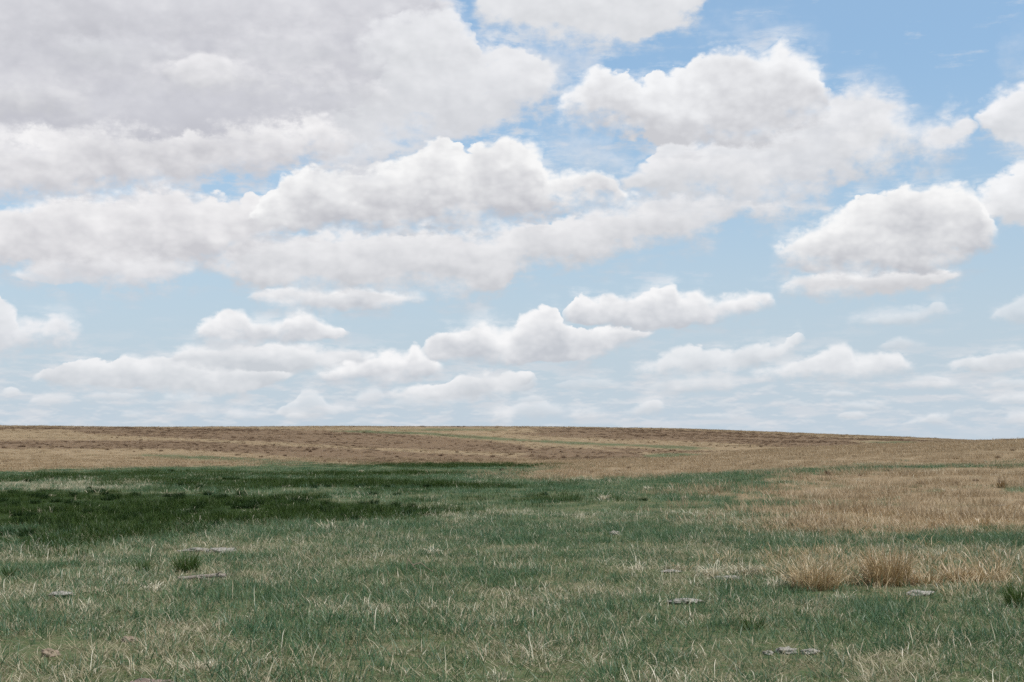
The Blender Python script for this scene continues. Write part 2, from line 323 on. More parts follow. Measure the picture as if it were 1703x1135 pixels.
cloud([(140,172),(240,158),(330,150),(480,146),(600,150)], [(140,205),(240,214),(330,213),(480,203),(600,176)], base=(199,199,208), crown=(206,206,213), wob=1.1, st=24, sb=7, op=.9, rel=.4, bump=.4)
cloud([(230,120),(290,100),(340,90),(400,100),(460,120),(540,105),(570,125)], [(230,140),(330,152),(420,158),(500,140),(570,135)], base=(208,208,213), crown=(236,234,236), wob=1.1, st=12, sb=22, op=.85)
cloud([(380,70),(440,48),(520,52),(590,80)], [(380,92),(460,104),(540,100),(590,90)], base=(205,206,212), crown=(224,223,227), wob=1.3, st=16, sb=24, op=.75)
cloud([(60,75),(140,60),(220,62),(300,85)], [(60,95),(150,112),(240,108),(300,94)], base=(203,204,210), crown=(217,217,222), wob=1.3, st=16, sb=24, op=.75)
cloud([(470,165),(540,135),(600,130),(650,160)], [(470,180),(550,186),(620,182),(650,170)], base=(206,207,213), crown=(227,226,229), wob=1.2, st=14, sb=20, op=.75)
cloud([(-60,150),(0,138),(60,130),(110,136),(160,150)], [(-60,195),(20,190),(90,188),(160,172)], base=(204,204,209), crown=(222,221,224), wob=1.0, st=12, sb=22, op=.8)
cloud([(-80,-40),(100,-40),(300,-20),(480,-10),(640,0)], [(-80,72),(60,78),(200,62),(330,58),(480,34),(640,14)], base=(194,194,202), crown=(206,206,212), wob=1.4, st=20, sb=26, op=.7, rel=.4, bump=0.0)
cloud([(590,60),(640,22),(700,15),(745,12),(770,30),(782,55)], [(590,100),(660,130),(730,120),(782,70)], base=(216,217,222), crown=(232,232,235), wob=1.2, st=9, sb=25, op=.8)
# everywhere else (behind and overhead): the same broken cumulus cover
gen = W.noise(W.n('ShaderNodeTexCoord').outputs['Generated'], 3.2, 6, .55)
away = W.m('MAXIMUM', W.rng(W.m('ABSOLUTE', az), 470.0, 620.0), W.rng(el, 345.0, 460.0))
cov = W.m('MULTIPLY', W.rng(gen.outputs['Fac'], 0.44, 0.58, 0, 1, 'SMOOTHSTEP'), away)
sky = W.mixc(W.m('MULTIPLY', cov, W.rng(el, 0.0, 60.0)), sky, ten(rgb(222, 222, 226)))
# the ground side of the sphere is never seen: keep it dim and earthy
sky = W.mixc(W.rng(el, -2.0, -25.0), sky, (1.2, 1.05, 0.8, 1))
W.put(w_bg.inputs['Color'], sky)
world.cycles.sampling_method = 'NONE'

sun_data = bpy.data.lights.new('sun', 'SUN')
sun_data.energy = 3.6
sun_data.angle = R(0.6)
sun_data.color = (1.0, 0.955, 0.89)
sun = bpy.data.objects.new('sun', sun_data)
COL.objects.link(sun)
sun.rotation_euler = (math.pi / 2 - SUN_EL, 0, math.pi - SUN_AZ)
# ------------------------------------------------------------------ helpers
def hash2(ix, iy, seed):
    h = (ix.astype(np.int64) * 374761393 + iy.astype(np.int64) * 668265263 + seed * 974634777) & 0x7fffffff
    h = ((h ^ (h >> 13)) * 1274126177) & 0x7fffffff
    h = (h ^ (h >> 16)) & 0xffff
    return h / 65535.0
def vnoise(x, y, seed=0):
    xi, yi = np.floor(x), np.floor(y); fx, fy = x - xi, y - yi
    fx = fx * fx * (3 - 2 * fx); fy = fy * fy * (3 - 2 * fy)
    a, b = hash2(xi, yi, seed), hash2(xi + 1, yi, seed)
    c, d = hash2(xi, yi + 1, seed), hash2(xi + 1, yi + 1, seed)
    return (a * (1 - fx) + b * fx) * (1 - fy) + (c * (1 - fx) + d * fx) * fy
def fbm(x, y, seed=0, oct=4):
    v = 0; a = 0.5; n = 0
    for k in range(oct):
        v = v + a * vnoise(x * 2 ** k + 17 * k, y * 2 ** k + 5 * k, seed + k); n += a; a *= 0.5
    return v / n                                     # 0..1 around 0.5
def pchip(xk, yk, x):
    """monotone cubic through knots; yk may have extra columns"""
    xk = np.asarray(xk, float); yk = np.asarray(yk, float)
    h = np.diff(xk); dl = np.diff(yk, axis=0) / h.reshape((-1,) + (1,) * (yk.ndim - 1))
    m = np.zeros_like(yk)
    same = dl[:-1] * dl[1:] > 0
    with np.errstate(divide='ignore', invalid='ignore'):
        hm = np.where(same, 2 * dl[:-1] * dl[1:] / (dl[:-1] + dl[1:]), 0)
    m[1:-1] = hm; m[0] = dl[0]; m[-1] = dl[-1]
    x = np.clip(x, xk[0], xk[-1])
    k = np.clip(np.searchsorted(xk, x) - 1, 0, len(xk) - 2)
    t = (x - xk[k]) / h[k]
    return k, t, h[k], m
def hermite(y0, y1, m0, m1, t, h):
    return (2*t**3 - 3*t**2 + 1) * y0 + (t**3 - 2*t**2 + t) * h * m0 + (-2*t**3 + 3*t**2) * y1 + (t**3 - t**2) * h * m1

# ------------------------------------------------------------------ lie of the land
# how high the ground stands against the level line of sight: rows of the photograph by depth (m)
DEP = [2.5, 6, 8.5, 12, 20, 30, 45, 65, 90, 120, 160, 220, 300, 400, 550, 700, 900, 1500, 3000, 7000]
NEAR = [738 + 3520 / d for d in DEP[:7]]
COLX = [-500, 0, 300, 600, 850, 1100, 1300, 1500, 1703, 2200]
FARR = [
    [793, 784, 776, 762, 744, 730, 718, 705, 702, 706, 722, 732, 737],
    [797, 790, 783, 770, 752, 738, 726, 713.5, 709.3, 711, 725, 733, 737],
    [798, 791, 783, 775, 760, 744, 730, 716.5, 711.3, 713, 724, 733, 737],
    [798, 790, 782, 775, 763, 748, 734, 719, 710.5, 711.5, 722, 733, 737],
    [797, 788, 780, 774, 764, 750, 737, 722, 711, 711.5, 722, 733, 737],
    [796, 784, 773, 766, 763, 752, 740, 725, 714.5, 713.5, 723, 733, 737],
    [790, 776, 764, 751, 748, 747, 742, 731, 722, 720, 728, 734, 737],
    [786, 770, 756, 744, 739, 741, 740, 735, 729, 727, 733, 736, 737],
    [784, 766, 751, 739, 731, 735, 739, 738, 736, 735, 737, 738, 738],
    [780, 758, 742, 730, 720, 723, 730, 732, 732, 732, 736, 738, 738],
]
GX = np.linspace(-500, 2200, 271)
GL = np.linspace(math.log(2.5), math.log(7000), 360)
_tab = np.array([NEAR + r for r in FARR])                       # columns x depths
_k, _t, _h, _m = pchip(np.log(DEP), _tab.T, GL)
_a = hermite(_tab.T[_k], _tab.T[_k + 1], _m[_k], _m[_k + 1], _t[:, None], _h[:, None])   # GL x COLX
_k, _t, _h, _m = pchip(COLX, _a.T, GX)
ROWS = hermite(_a.T[_k], _a.T[_k + 1], _m[_k], _m[_k + 1], _t[:, None], _h[:, None])     # GX x GL
def bilin(T, u, v):
    u = np.clip(u, 0, T.shape[0] - 1.001); v = np.clip(v, 0, T.shape[1] - 1.001)
    i, j = u.astype(int), v.astype(int); fu, fv = u - i, v - j
    return (T[i, j] * (1 - fu) + T[i + 1, j] * fu) * (1 - fv) + (T[i, j + 1] * (1 - fu) + T[i + 1, j + 1] * fu) * fv
def ground_z(x, y):
    x = np.asarray(x, float); y = np.asarray(y, float)
    a = np.arctan2(x, y); d = np.hypot(x, y)
    ac = np.clip(a, -0.52, 0.52)
    dep = np.maximum(d * np.cos(ac), 2.5)
    px = PW / 2 + FPX * np.tan(ac) / _c
    row = bilin(ROWS, (px + 500) / 10.0, (np.log(dep) - GL[0]) / (GL[1] - GL[0]))
    z = EYE + np.maximum(d * np.cos(ac), 0) * (EYE_ROW - row) / FPX
    near = np.clip((d - 2.5) / 3.0, 0, 1)
    z = -(1 - near) * 0.0 + z * near + (1 - near) * 0.0
    # hummocks, growing gentler relief far away
    z = z + 0.05 * (fbm(x * 0.9, y * 0.9, 3, 3) - 0.5) + 0.14 * (fbm(x * 0.17, y * 0.17, 9, 3) - 0.5) * np.clip(d / 25, 0, 1)
    z = z + np.clip((d - 60) / 300, 0, 1) * 1.1 * (fbm(x * 0.02, y * 0.03, 21, 4) - 0.5)
    return z
def project(x, y, z):
    X = x; Y = y * _c + (z - EYE) * _s; Zc = -y * _s + (z - EYE) * _c
    Y = np.maximum(Y, 0.05)
    return PW / 2 + FPX * X / Y, PH / 2 - FPX * Zc / Y
_ts = np.exp(np.linspace(math.log(4), math.log(1500), 3000))
def stand(px, py):
    """the first point of the ground seen at a pixel of the photograph"""
    x = (px - PW / 2) / FPX; yv = -(py - PH / 2) / FPX
    D = np.array([x, _c - yv * _s, _s + yv * _c]); D /= math.hypot(D[0], D[1])
    g = ground_z(D[0] * _ts, D[1] * _ts)
    below = np.nonzero(EYE + D[2] * _ts <= g)[0]
    t = _ts[below[0]] if len(below) else 700.0
    X, Y = D[0] * t, D[1] * t
    return X, Y, float(ground_z(np.array([X]), np.array([Y]))[0]), FPX / (Y * _c)

# ------------------------------------------------------------------ which plants grow where
def inside(poly, x, y):
    r = np.zeros(x.shape, bool); n = len(poly)
    for k in range(n):
        x0, y0 = poly[k]; x1, y1 = poly[(k + 1) % n]
        if y0 == y1: continue
        c = ((y0 > y) != (y1 > y)) & (x < (x1 - x0) * (y - y0) / (y1 - y0) + x0)
        r ^= c
    return r
TAN = [
    # the left hillside down to the wet bottom
    [(-900, 600), (2600, 600), (2600, 742), (1703, 770), (1600, 771), (1500, 774), (1400, 779), (1300, 783), (1250, 786), (1150, 790), (1040, 796), (950, 798), (870, 796),
     (840, 790), (880, 783), (940, 779), (900, 774), (800, 771.5), (700, 772), (600, 773.5), (520, 768), (440, 764), (330, 758.5), (240, 756), (230, 758), (300, 763), (430, 768), (440, 775), (330, 777), (250, 775), (185, 779), (130, 779), (75, 780.5), (55, 785), (-900, 790)],
    # right slope below the green finger
    [(1245, 812), (1290, 794), (1380, 787), (1480, 781), (1600, 778), (2600, 768), (2600, 890), (1703, 882), (1500, 884), (1370, 888), (1290, 878), (1320, 866), (1400, 858), (1440, 845), (1400, 836), (1330, 828)],
    [(1160, 826), (1200, 822), (1260, 824), (1300, 829), (1220, 832)],
]
GREEN_IN_TAN = [
    [(1130, 795), (1250, 788), (1330, 778), (1400, 774), (1480, 770), (1500, 775), (1400, 785), (1320, 790), (1180, 800)],
    [(1500, 776), (1560, 774), (1660, 770), (1720, 768), (1720, 777), (1620, 780), (1560, 784)],
    [(1460, 824), (1530, 816), (1570, 812), (1570, 818), (1500, 824), (1420, 830)],
    [(1430, 845), (1490, 838), (1510, 842), (1450, 862), (1440, 858)],
    [(1330, 806), (1400, 803), (1410, 808), (1340, 812)],
    [(1540, 846), (1640, 840), (1650, 845), (1560, 852)],
    [(1350, 842), (1420, 838), (1425, 843), (1360, 848)],
    [(1660, 812), (1720, 808), (1720, 818), (1670, 820)],
    [(1070, 757), (1110, 753), (1180, 756), (1140, 761), (1080, 763)],
    [(900, 732), (960, 735), (1060, 740), (1120, 741), (1190, 746), (1140, 748), (1060, 743), (960, 740), (900, 736)],
    [(540, 717), (600, 716), (700, 719), (820, 727), (900, 733), (900, 736), (800, 731), (700, 723), (600, 721)],
    [(600, 716), (720, 713), (840, 714), (840, 716), (700, 717)],
    [(1420, 735), (1500, 734), (1560, 737), (1480, 739)],
]
DARK = [
    [(-900, 822), (0, 818), (100, 815), (200, 818), (300, 820), (430, 822), (520, 830), (560, 836), (660, 840), (735, 851), (715, 866), (560, 868), (480, 868), (400, 878), (300, 884), (200, 888), (150, 900), (60, 914), (-900, 925)],
    [(-900, 800), (0, 794), (90, 793), (150, 797), (90, 802), (0, 802), (-900, 808)],
    [(270, 796), (400, 795), (560, 798), (720, 800), (720, 814), (560, 812), (400, 815), (300, 812)],
    [(600, 806), (720, 804), (830, 805), (900, 810), (830, 814), (700, 818), (600, 818)],
    [(620, 772), (700, 770), (800, 772), (870, 774), (860, 778), (740, 778), (640, 776)],
    [(440, 788), (560, 787), (720, 788), (720, 791), (560, 794), (440, 794)],
    [(190, 787), (280, 785), (320, 787), (280, 793), (200, 793)],
    [(860, 828), (900, 825), (960, 826), (980, 832), (900, 836)],
    [(530, 822), (640, 820), (650, 824), (560, 828)],
]
NEAR_STRAW = [
    [(200, 908), (420, 905), (420, 922), (200, 925)],
    [(1080, 935), (1120, 928), (1230, 925), (1330, 930), (1310, 968), (1200, 968), (1090, 960)],
    [(1320, 935), (1500, 920), (1700, 920), (2000, 930), (2000, 985), (1500, 985), (1300, 980)],
    [(1180, 862), (1320, 866), (1400, 888), (1320, 905), (1200, 895), (1120, 880)],
    [(600, 905), (760, 902), (760, 930), (620, 935)],
    [(960, 935), (1080, 930), (1080, 955), (960, 958)],
    [(200, 968), (330, 960), (420, 975), (330, 995), (200, 990)],
    [(-300, 975), (140, 970), (200, 1010), (60, 1030), (-300, 1040)],
    [(700, 1000), (1000, 985), (1060, 1010), (900, 1040), (720, 1035)],
    [(250, 1085), (450, 1080), (520, 1130), (260, 1135)],
    [(560, 1060), (700, 1060), (760, 1110), (600, 1120)],
    [(1580, 985), (2200, 960), (2200, 1030), (1640, 1025)],
]
RUSSET = [[(1320, 945), (1400, 925), (1470, 915), (1540, 925), (1600, 935), (1660, 928), (1720, 930), (1720, 972), (1640, 975), (1550, 982), (1440, 985), (1330, 980)],
    [(1300, 884), (1340, 862), (1500, 862), (1710, 850), (1710, 880), (1500, 886)]]
BROWN = [
    [(-900, 732), (0, 732), (300, 733), (450, 741), (600, 747), (730, 755), (860, 761), (860, 769), (600, 771), (450, 757), (300, 747), (0, 746), (-900, 746)],
    [(100, 713), (330, 713), (560, 716), (720, 726), (860, 738), (900, 750), (860, 754), (720, 748), (600, 744), (450, 735), (300, 729), (150, 722)],
    [(-900, 712), (100, 711), (420, 713), (420, 715), (100, 714), (-900, 715)],
    [(850, 722), (960, 716), (1100, 717), (1240, 723), (1400, 732), (1440, 740), (1340, 746), (1220, 738), (1060, 731), (940, 728)],
    [(880, 712.5), (1000, 713), (1100, 715), (1250, 720), (1400, 728), (1450, 732), (1400, 735), (1240, 728), (1100, 722), (900, 718)],
    [(900, 744), (1000, 748), (1060, 754), (1080, 762), (1000, 764), (900, 766), (860, 760)],
    [(1000, 744), (1100, 748), (1200, 752), (1120, 753), (1040, 752)],
    [(1440, 729), (1560, 733), (1640, 737), (1560, 736.5), (1450, 733)],
]
STRAW = [
    [(-900, 803), (0, 801), (120, 801), (250, 795), (290, 800), (230, 812), (120, 812), (0, 816), (-900, 818)],
    [(330, 787), (470, 786), (460, 789), (340, 790)],
    [(880, 798), (950, 795), (1040, 797), (960, 802), (880, 803)],
]
def cover(x, y, loose=False):
    """(tan, dark, brown, straw) cover of ground points, with ragged borders"""
    z = ground_z(x, y)
    x0_, y0_ = x, y
    if loose:                                    # plants straggle over the borders
        sg = 0.25 + 0.022 * np.hypot(x, y)
        x = x + rng.normal(0, 1, x.shape) * sg * 1.2; y = y + rng.normal(0, 1, x.shape) * sg * 1.3
    px, py = project(x, y, ground_z(x, y) if loose else z)
    d = np.hypot(x, y)
    s = FPX / np.maximum(y * _c, 3.0)                         # px per metre across
    n1 = fbm(x * 0.30, y * 0.12, 51, 4) - 0.5; n2 = fbm(x * 0.30, y * 0.12, 77, 4) - 0.5
    n3 = fbm(x * 1.6, y * 0.7, 91, 3) - 0.5
    jx = px + n1 * np.clip(s * 3.0, 26, 90); v = np.clip(((py - 728) / 160.0), 0.06, 1.2) ** 1.4
    jy = py + (n2 * 26 + n3 * 10) * v * np.clip(1.1 - v * 0.25, .5, 1)
    front = y > 3
    def any_(polys):
        r = np.zeros(x.shape, bool)
        for p in polys: r |= inside(p, jx, jy)
        return r & front
    n4 = fbm(x * 0.12, y * 0.30, 33, 4)
    mix_ = (px > 1120) & (py > 755) & (py < 890)
    tan = any_(TAN) & ~(any_(GREEN_IN_TAN) & ((n4 > 0.37) | (py < 762)))
    tan = tan | (mix_ & (n4 < 0.42) & (px + (py - 800) * 1.2 > 1260))
    if loose:
        cover.near = any_(NEAR_STRAW).astype(float); cover.russet = any_(RUSSET).astype(float)
    side = (~front) | (d > 1200)
    tan = np.where(side, d > 60, tan)
    return tan.astype(float), any_(DARK).astype(float), any_(BROWN).astype(float), any_(STRAW).astype(float), px, py, z

def link(name, me, mat=None, parent=None):
    o = bpy.data.objects.new(name, me); COL.objects.link(o)
    if mat is not None and me is not None: me.materials.append(mat)
    if parent is not None: o.parent = parent
    return o
def tag(o, label=None, cat=None, group=None, kind=None):
    if label: o['label'] = label
    if cat: o['category'] = cat
    if group: o['group'] = group
    if kind: o['kind'] = kind
    return o
def mesh(name, V, quads=None, tris=None, attrs=None, smooth=False):
    me = bpy.data.meshes.new(name)
    nq = 0 if quads is None else len(quads); nt = 0 if tris is None else len(tris)
    me.vertices.add(len(V)); me.vertices.foreach_set('co', np.asarray(V, np.float32).ravel())
    li = []
    if nq: li.append(np.asarray(quads, np.int32).ravel())
    if nt: li.append(np.asarray(tris, np.int32).ravel())
    if li:
        li = np.concatenate(li)
        me.loops.add(len(li)); me.loops.foreach_set('vertex_index', li)
        me.polygons.add(nq + nt)
        st = np.concatenate([np.arange(nq) * 4, nq * 4 + np.arange(nt) * 3]).astype(np.int32)
        me.polygons.foreach_set('loop_start', st)
        if smooth: me.polygons.foreach_set('use_smooth', np.ones(nq + nt, bool))
    for k, (dom, typ, val) in (attrs or {}).items():
        a = me.attributes.new(k, typ, dom)
        a.data.foreach_set('vector' if typ == 'FLOAT_VECTOR' else 'value', np.asarray(val, np.int32 if typ == 'INT' else np.float32).ravel())
    me.update(calc_edges=True)
    return me

# ------------------------------------------------------------------ terrain
az_in = np.linspace(-0.54, 0.54, 620)
az_out = np.linspace(0.54, 2 * math.pi - 0.54, 110)[1:-1]
AZ = np.concatenate([az_in, az_out])
RD = np.exp(np.linspace(math.log(2.0), math.log(6800), 430))
A_, D_ = np.meshgrid(AZ, RD)
X_ = (D_ * np.sin(A_)).ravel(); Y_ = (D_ * np.cos(A_)).ravel()
tn, dk, br, sw, px_, py_, Z_ = cover(X_, Y_)
nA, nR = len(AZ), len(RD)
def blur(f, k=1):
    f = f.reshape(nR, nA).copy()
    for _ in range(k):
        g = f.copy(); g[1:-1] = (f[:-2] + 2 * f[1:-1] + f[2:]) / 4; f = g
        g = (np.roll(f, 1, 1) + 2 * f + np.roll(f, -1, 1)) / 4; f = g
    return f.ravel()
ii, jj = np.meshgrid(np.arange(nR - 1), np.arange(nA), indexing='ij')
a0 = ii * nA + jj; a1_ = ii * nA + (jj + 1) % nA
quads = np.stack([a0, a0 + nA, a1_ + nA, a1_], -1).reshape(-1, 4)
cz = float(ground_z(np.array([0.0]), np.array([0.001]))[0])
V = np.concatenate([np.stack([X_, Y_, Z_], 1), [[0, 0, cz]]])
tris = np.stack([np.full(nA, len(V) - 1), np.arange(nA), (np.arange(nA) + 1) % nA], 1)
quads = quads[:, ::-1]; tris = tris[:, ::-1]
def at(f): return np.concatenate([blur(f), [0.0]])
me = mesh('ground', V, quads, tris, dict(tan=('POINT', 'FLOAT', at(tn)), dark=('POINT', 'FLOAT', at(dk)), brown=('POINT', 'FLOAT', at(br)), straw=('POINT', 'FLOAT', at(sw))), smooth=True)

gm = bpy.data.materials.new('ground_cover'); gm.use_nodes = True
T = NT(gm.node_tree)
bs = gm.node_tree.nodes['Principled BSDF']; bs.inputs['Roughness'].default_value = 0.95; bs.inputs['Specular IOR Level'].default_value = 0.08
pos = T.n('ShaderNodeNewGeometry').outputs['Position']
def scaled(sx, sy, sz=1.0):
    nd = T.n('ShaderNodeVectorMath', operation='MULTIPLY'); T.put(nd.inputs[0], pos); nd.inputs[1].default_value = (sx, sy, sz)
    return nd.outputs[0]
nf = T.noise(pos, 9.0, 5, 0.65).outputs['Fac']          # hand-sized clumps
nm_ = T.noise(scaled(1, .6), 0.55, 5, 0.62).outputs['Fac']   # metre-sized patches
nl = T.noise(scaled(1, .5), 0.07, 5, 0.6).outputs['Fac']      # whole slopes
green = T.mixc(T.rng(nm_, .3, .7), (0.050, 0.088, 0.034, 1), (0.080, 0.116, 0.046, 1))
thin = T.rng(T.noise(scaled(1, 1), 0.9, 3, .5).outputs['Fac'], .33, .58, .60, 1.0)
green = T.mixc(T.m('MULTIPLY', thin, T.rng(nf, .34, .60)), green, (0.155, 0.142, 0.080, 1))
tanc = T.mixc(T.rng(nm_, .3, .7), (0.236, 0.168, 0.096, 1), (0.295, 0.222, 0.135, 1))
tanc = T.mixc(T.rng(nl, .52, .72), tanc, (0.230, 0.176, 0.104, 1))
tanc = T.mixc(T.rng(nf, .5, .85), tanc, (0.32, 0.255, 0.15, 1))
brow = T.mixc(T.rng(nm_, .35, .65), (0.138, 0.092, 0.056, 1), (0.195, 0.134, 0.080, 1))
dark = T.mixc(T.rng(nm_, .3, .7), (0.016, 0.032, 0.007, 1), (0.034, 0.056, 0.013, 1))
stra = T.mixc(T.rng(nf, .35, .65), (0.12, 0.125, 0.075, 1), (0.28, 0.25, 0.165, 1))
col = T.mixc(T.attr('straw').outputs['Fac'], green, stra)
col = T.mixc(T.attr('dark').outputs['Fac'], col, dark)
col = T.mixc(T.attr('tan').outputs['Fac'], col, tanc)
bf = T.m('MULTIPLY', T.attr('brown').outputs['Fac'], T.m('MULTIPLY', T.attr('tan').outputs['Fac'], T.rng(nm_, .25, .5, .45, 1.0)))
col = T.mixc(bf, col, brow)
T.put(bs.inputs['Base Color'], col)
bump = T.n('ShaderNodeBump'); bump.inputs['Strength'].default_value = 0.7; bump.inputs['Distance'].default_value = 0.06
T.put(bump.inputs['Height'], nf); T.put(bs.inputs['Normal'], bump.outputs[0])
tag(link('ground', me, gm), 'rolling prairie ground of grass, tan slopes and thatch', 'ground', kind='structure')
# ------------------------------------------------------------------ blades of grass
def blades(n, radius, length, width, lean=(0.05, 0.45), curl=(0.1, 0.8), segs=3, power=1.4, centre=None, seed=0, crowd=0.6, kink=0.0):
    """n tapering, bending leaves; returns vertices, quads, tris, t (0 root..1 tip), rnd (per leaf)"""
    g = np.random.default_rng(seed)
    r = radius * g.random(n) ** crowd; a = g.random(n) * 2 * math.pi
    base = np.stack([r * np.cos(a), r * np.sin(a), np.full(n, -0.012)], 1)
    if centre is not None: base = base + np.asarray(centre)
    L = g.uniform(*length, n); Wd = g.uniform(*width, n)
    phi = a + g.normal(0, 0.9, n); th0 = g.uniform(*lean, n); cu = g.uniform(*curl, n)
    psi = phi + math.pi / 2 + g.normal(0, 0.8, n)
    side = np.stack([np.cos(psi), np.sin(psi), np.zeros(n)], 1)
    kk = g.random(n) < kink; ks = g.uniform(0.35, 0.75, n); ka = g.uniform(1.0, 2.0, n)
    P = base.copy(); rows = [P]; ds = 1.0 / segs
    for k in range(segs):
        s = (k + 0.5) * ds
        th = th0 + cu * s ** power + np.where(kk & (s > ks), ka, 0)
        ph = phi + 0.5 * s * g.normal(0, 0.6, n)
        P = P + (L * ds)[:, None] * np.stack([np.sin(th) * np.cos(ph), np.sin(th) * np.sin(ph), np.cos(th)], 1)
        rows.append(P)
    rows = np.array(rows)                                # segs+1, n, 3
    V = []; t = []
    for k in range(segs):
        s = k * ds; w = Wd * (1 - 0.75 * s ** 1.6) / 2
        V += [rows[k] - side * w[:, None], rows[k] + side * w[:, None]]; t += [np.full(n, s)] * 2
    V.append(rows[segs]); t.append(np.ones(n))
    V = np.array(V); m = 2 * segs + 1                    # m, n, 3
    idx = np.arange(m)[:, None] * n + np.arange(n)[None]
    q = [np.stack([idx[2*k], idx[2*k+1], idx[2*k+3], idx[2*k+2]], 1) for k in range(segs - 1)]
    tr = np.stack([idx[2*segs-2], idx[2*segs-1], idx[2*segs]], 1)
    rn = np.tile(g.random(n), (m, 1))
    return V.reshape(-1, 3), (np.concatenate(q) if q else np.zeros((0, 4), int)), tr, np.array(t).ravel(), rn.ravel()
def join(parts):
    V, Q, Tt, t, r = [], [], [], [], []; o = 0
    for a in parts:
        V.append(a[0]); Q.append(a[1] + o); Tt.append(a[2] + o); t.append(a[3]); r.append(a[4]); o += len(a[0])
    return tuple(np.concatenate(v) for v in (V, Q, Tt, t, r))
def blade_mesh(name, *parts):
    V, Q, Tt, t, r = join(parts)
    return mesh(name, V, Q, Tt, dict(t=('POINT', 'FLOAT', t), rnd=('POINT', 'FLOAT', r)))

def leaf_mat(name, cols, tip=None, tipw=0.35, trans=0.35, patch=0.3, gloss=0.06):
    """cols: leaf colours picked per leaf and per tuft; tip: dry colour of the leaf ends"""
    m = bpy.data.materials.new(name); m.use_nodes = True
    N = NT(m.node_tree); m.node_tree.nodes.clear()
    out = N.n('ShaderNodeOutputMaterial')
    inst = N.n('ShaderNodeObjectInfo').outputs['Random']
    leaf = N.attr('rnd').outputs['Fac']; t = N.attr('t').outputs['Fac']
    gp = N.n('ShaderNodeNewGeometry').outputs['Position']
    nz = N.noise(gp, 0.8, 3, .55).outputs['Fac']
    f = N.m('ADD', N.m('MULTIPLY', leaf, .5), N.m('MULTIPLY', inst, .5 - patch * .5))
    f = N.m('ADD', f, N.m('MULTIPLY', N.m('SUBTRACT', nz, .35), patch * 1.4), clamp=True)
    ramp = N.n('ShaderNodeValToRGB'); N.put(ramp.inputs[0], f)
    e = ramp.color_ramp.elements
    while len(e) < len(cols): e.new(0.5)
    for k, c in enumerate(cols):
        e[k].position = k / max(1, len(cols) - 1); e[k].color = (*c, 1)
    col = ramp.outputs[0]
    if tip: col = N.mixc(N.m('MULTIPLY', N.rng(t, 1 - tipw, 1.0), N.rng(leaf, .25, .7)), col, (*tip, 1))
    df = N.n('ShaderNodeBsdfDiffuse'); N.put(df.inputs[0], col)
    tl = N.n('ShaderNodeBsdfTranslucent'); N.put(tl.inputs[0], col)
    mx = N.n('ShaderNodeMixShader'); mx.inputs[0].default_value = trans
    N.t.links.new(df.outputs[0], mx.inputs[1]); N.t.links.new(tl.outputs[0], mx.inputs[2])
    gl = N.n('ShaderNodeBsdfGlossy'); gl.inputs['Roughness'].default_value = 0.45; gl.inputs[0].default_value = (1, 1, 1, 1)
    mg = N.n('ShaderNodeMixShader'); mg.inputs[0].default_value = gloss
    N.t.links.new(mx.outputs[0], mg.inputs[1]); N.t.links.new(gl.outputs[0], mg.inputs[2])
    N.t.links.new(mg.outputs[0], out.inputs[0])
    return m
M = dict(
    wheat=leaf_mat('blue_green_leaf', [(.046, .108, .054), (.066, .142, .070), (.096, .170, .068), (.138, .198, .072)], tip=(.30, .26, .15), tipw=.3, gloss=.03),
    short=leaf_mat('short_leaf', [(.085, .125, .036), (.115, .155, .045), (.170, .180, .070), (.24, .21, .11)], tip=(.28, .24, .13), gloss=.02),
    straw=leaf_mat('straw_leaf', [(.30, .245, .150), (.42, .365, .235), (.56, .51, .36), (.68, .64, .49)], trans=.25, patch=.1),
    litter=leaf_mat('litter_leaf', [(.17, .145, .088), (.27, .235, .145), (.37, .33, .21), (.45, .41, .285)], trans=.1, patch=.25, gloss=.02),
    russet=leaf_mat('russet_leaf', [(.25, .158, .070), (.38, .262, .130), (.47, .36, .20), (.57, .48, .31)], trans=.25, patch=.25),
    hill=leaf_mat('hill_leaf', [(.255, .180, .100), (.325, .238, .140), (.385, .298, .185), (.49, .41, .285)], trans=.25, patch=.4, gloss=.02),
    sedge=leaf_mat('sedge_leaf', [(.018, .042, .006), (.030, .060, .010), (.050, .082, .016), (.088, .114, .030)], trans=.3, patch=.5, gloss=.015),
    tuft=leaf_mat('green_tuft_leaf', [(.026, .062, .012), (.044, .088, .018), (.070, .112, .026), (.10, .125, .04)], trans=.35, patch=.1, gloss=.02),
    clump=leaf_mat('sedge_clump_leaf', [(.011, .027, .007), (.018, .040, .010), (.030, .058, .015)], trans=.2, patch=.2, gloss=.01),
    shrub=leaf_mat('shrub_leaf', [(.085, .054, .035), (.125, .081, .051), (.16, .107, .067), (.20, .14, .088)], trans=.15, patch=.2, gloss=.01),
)
def patch_set(name, mats):
    c = bpy.data.collections.new(name)
    for k, (mat, parts) in enumerate(mats):
        o = bpy.data.objects.new('%s_tuft' % name, blade_mesh(name, *parts)); o.data.materials.append(mat); c.objects.link(o)
    return c
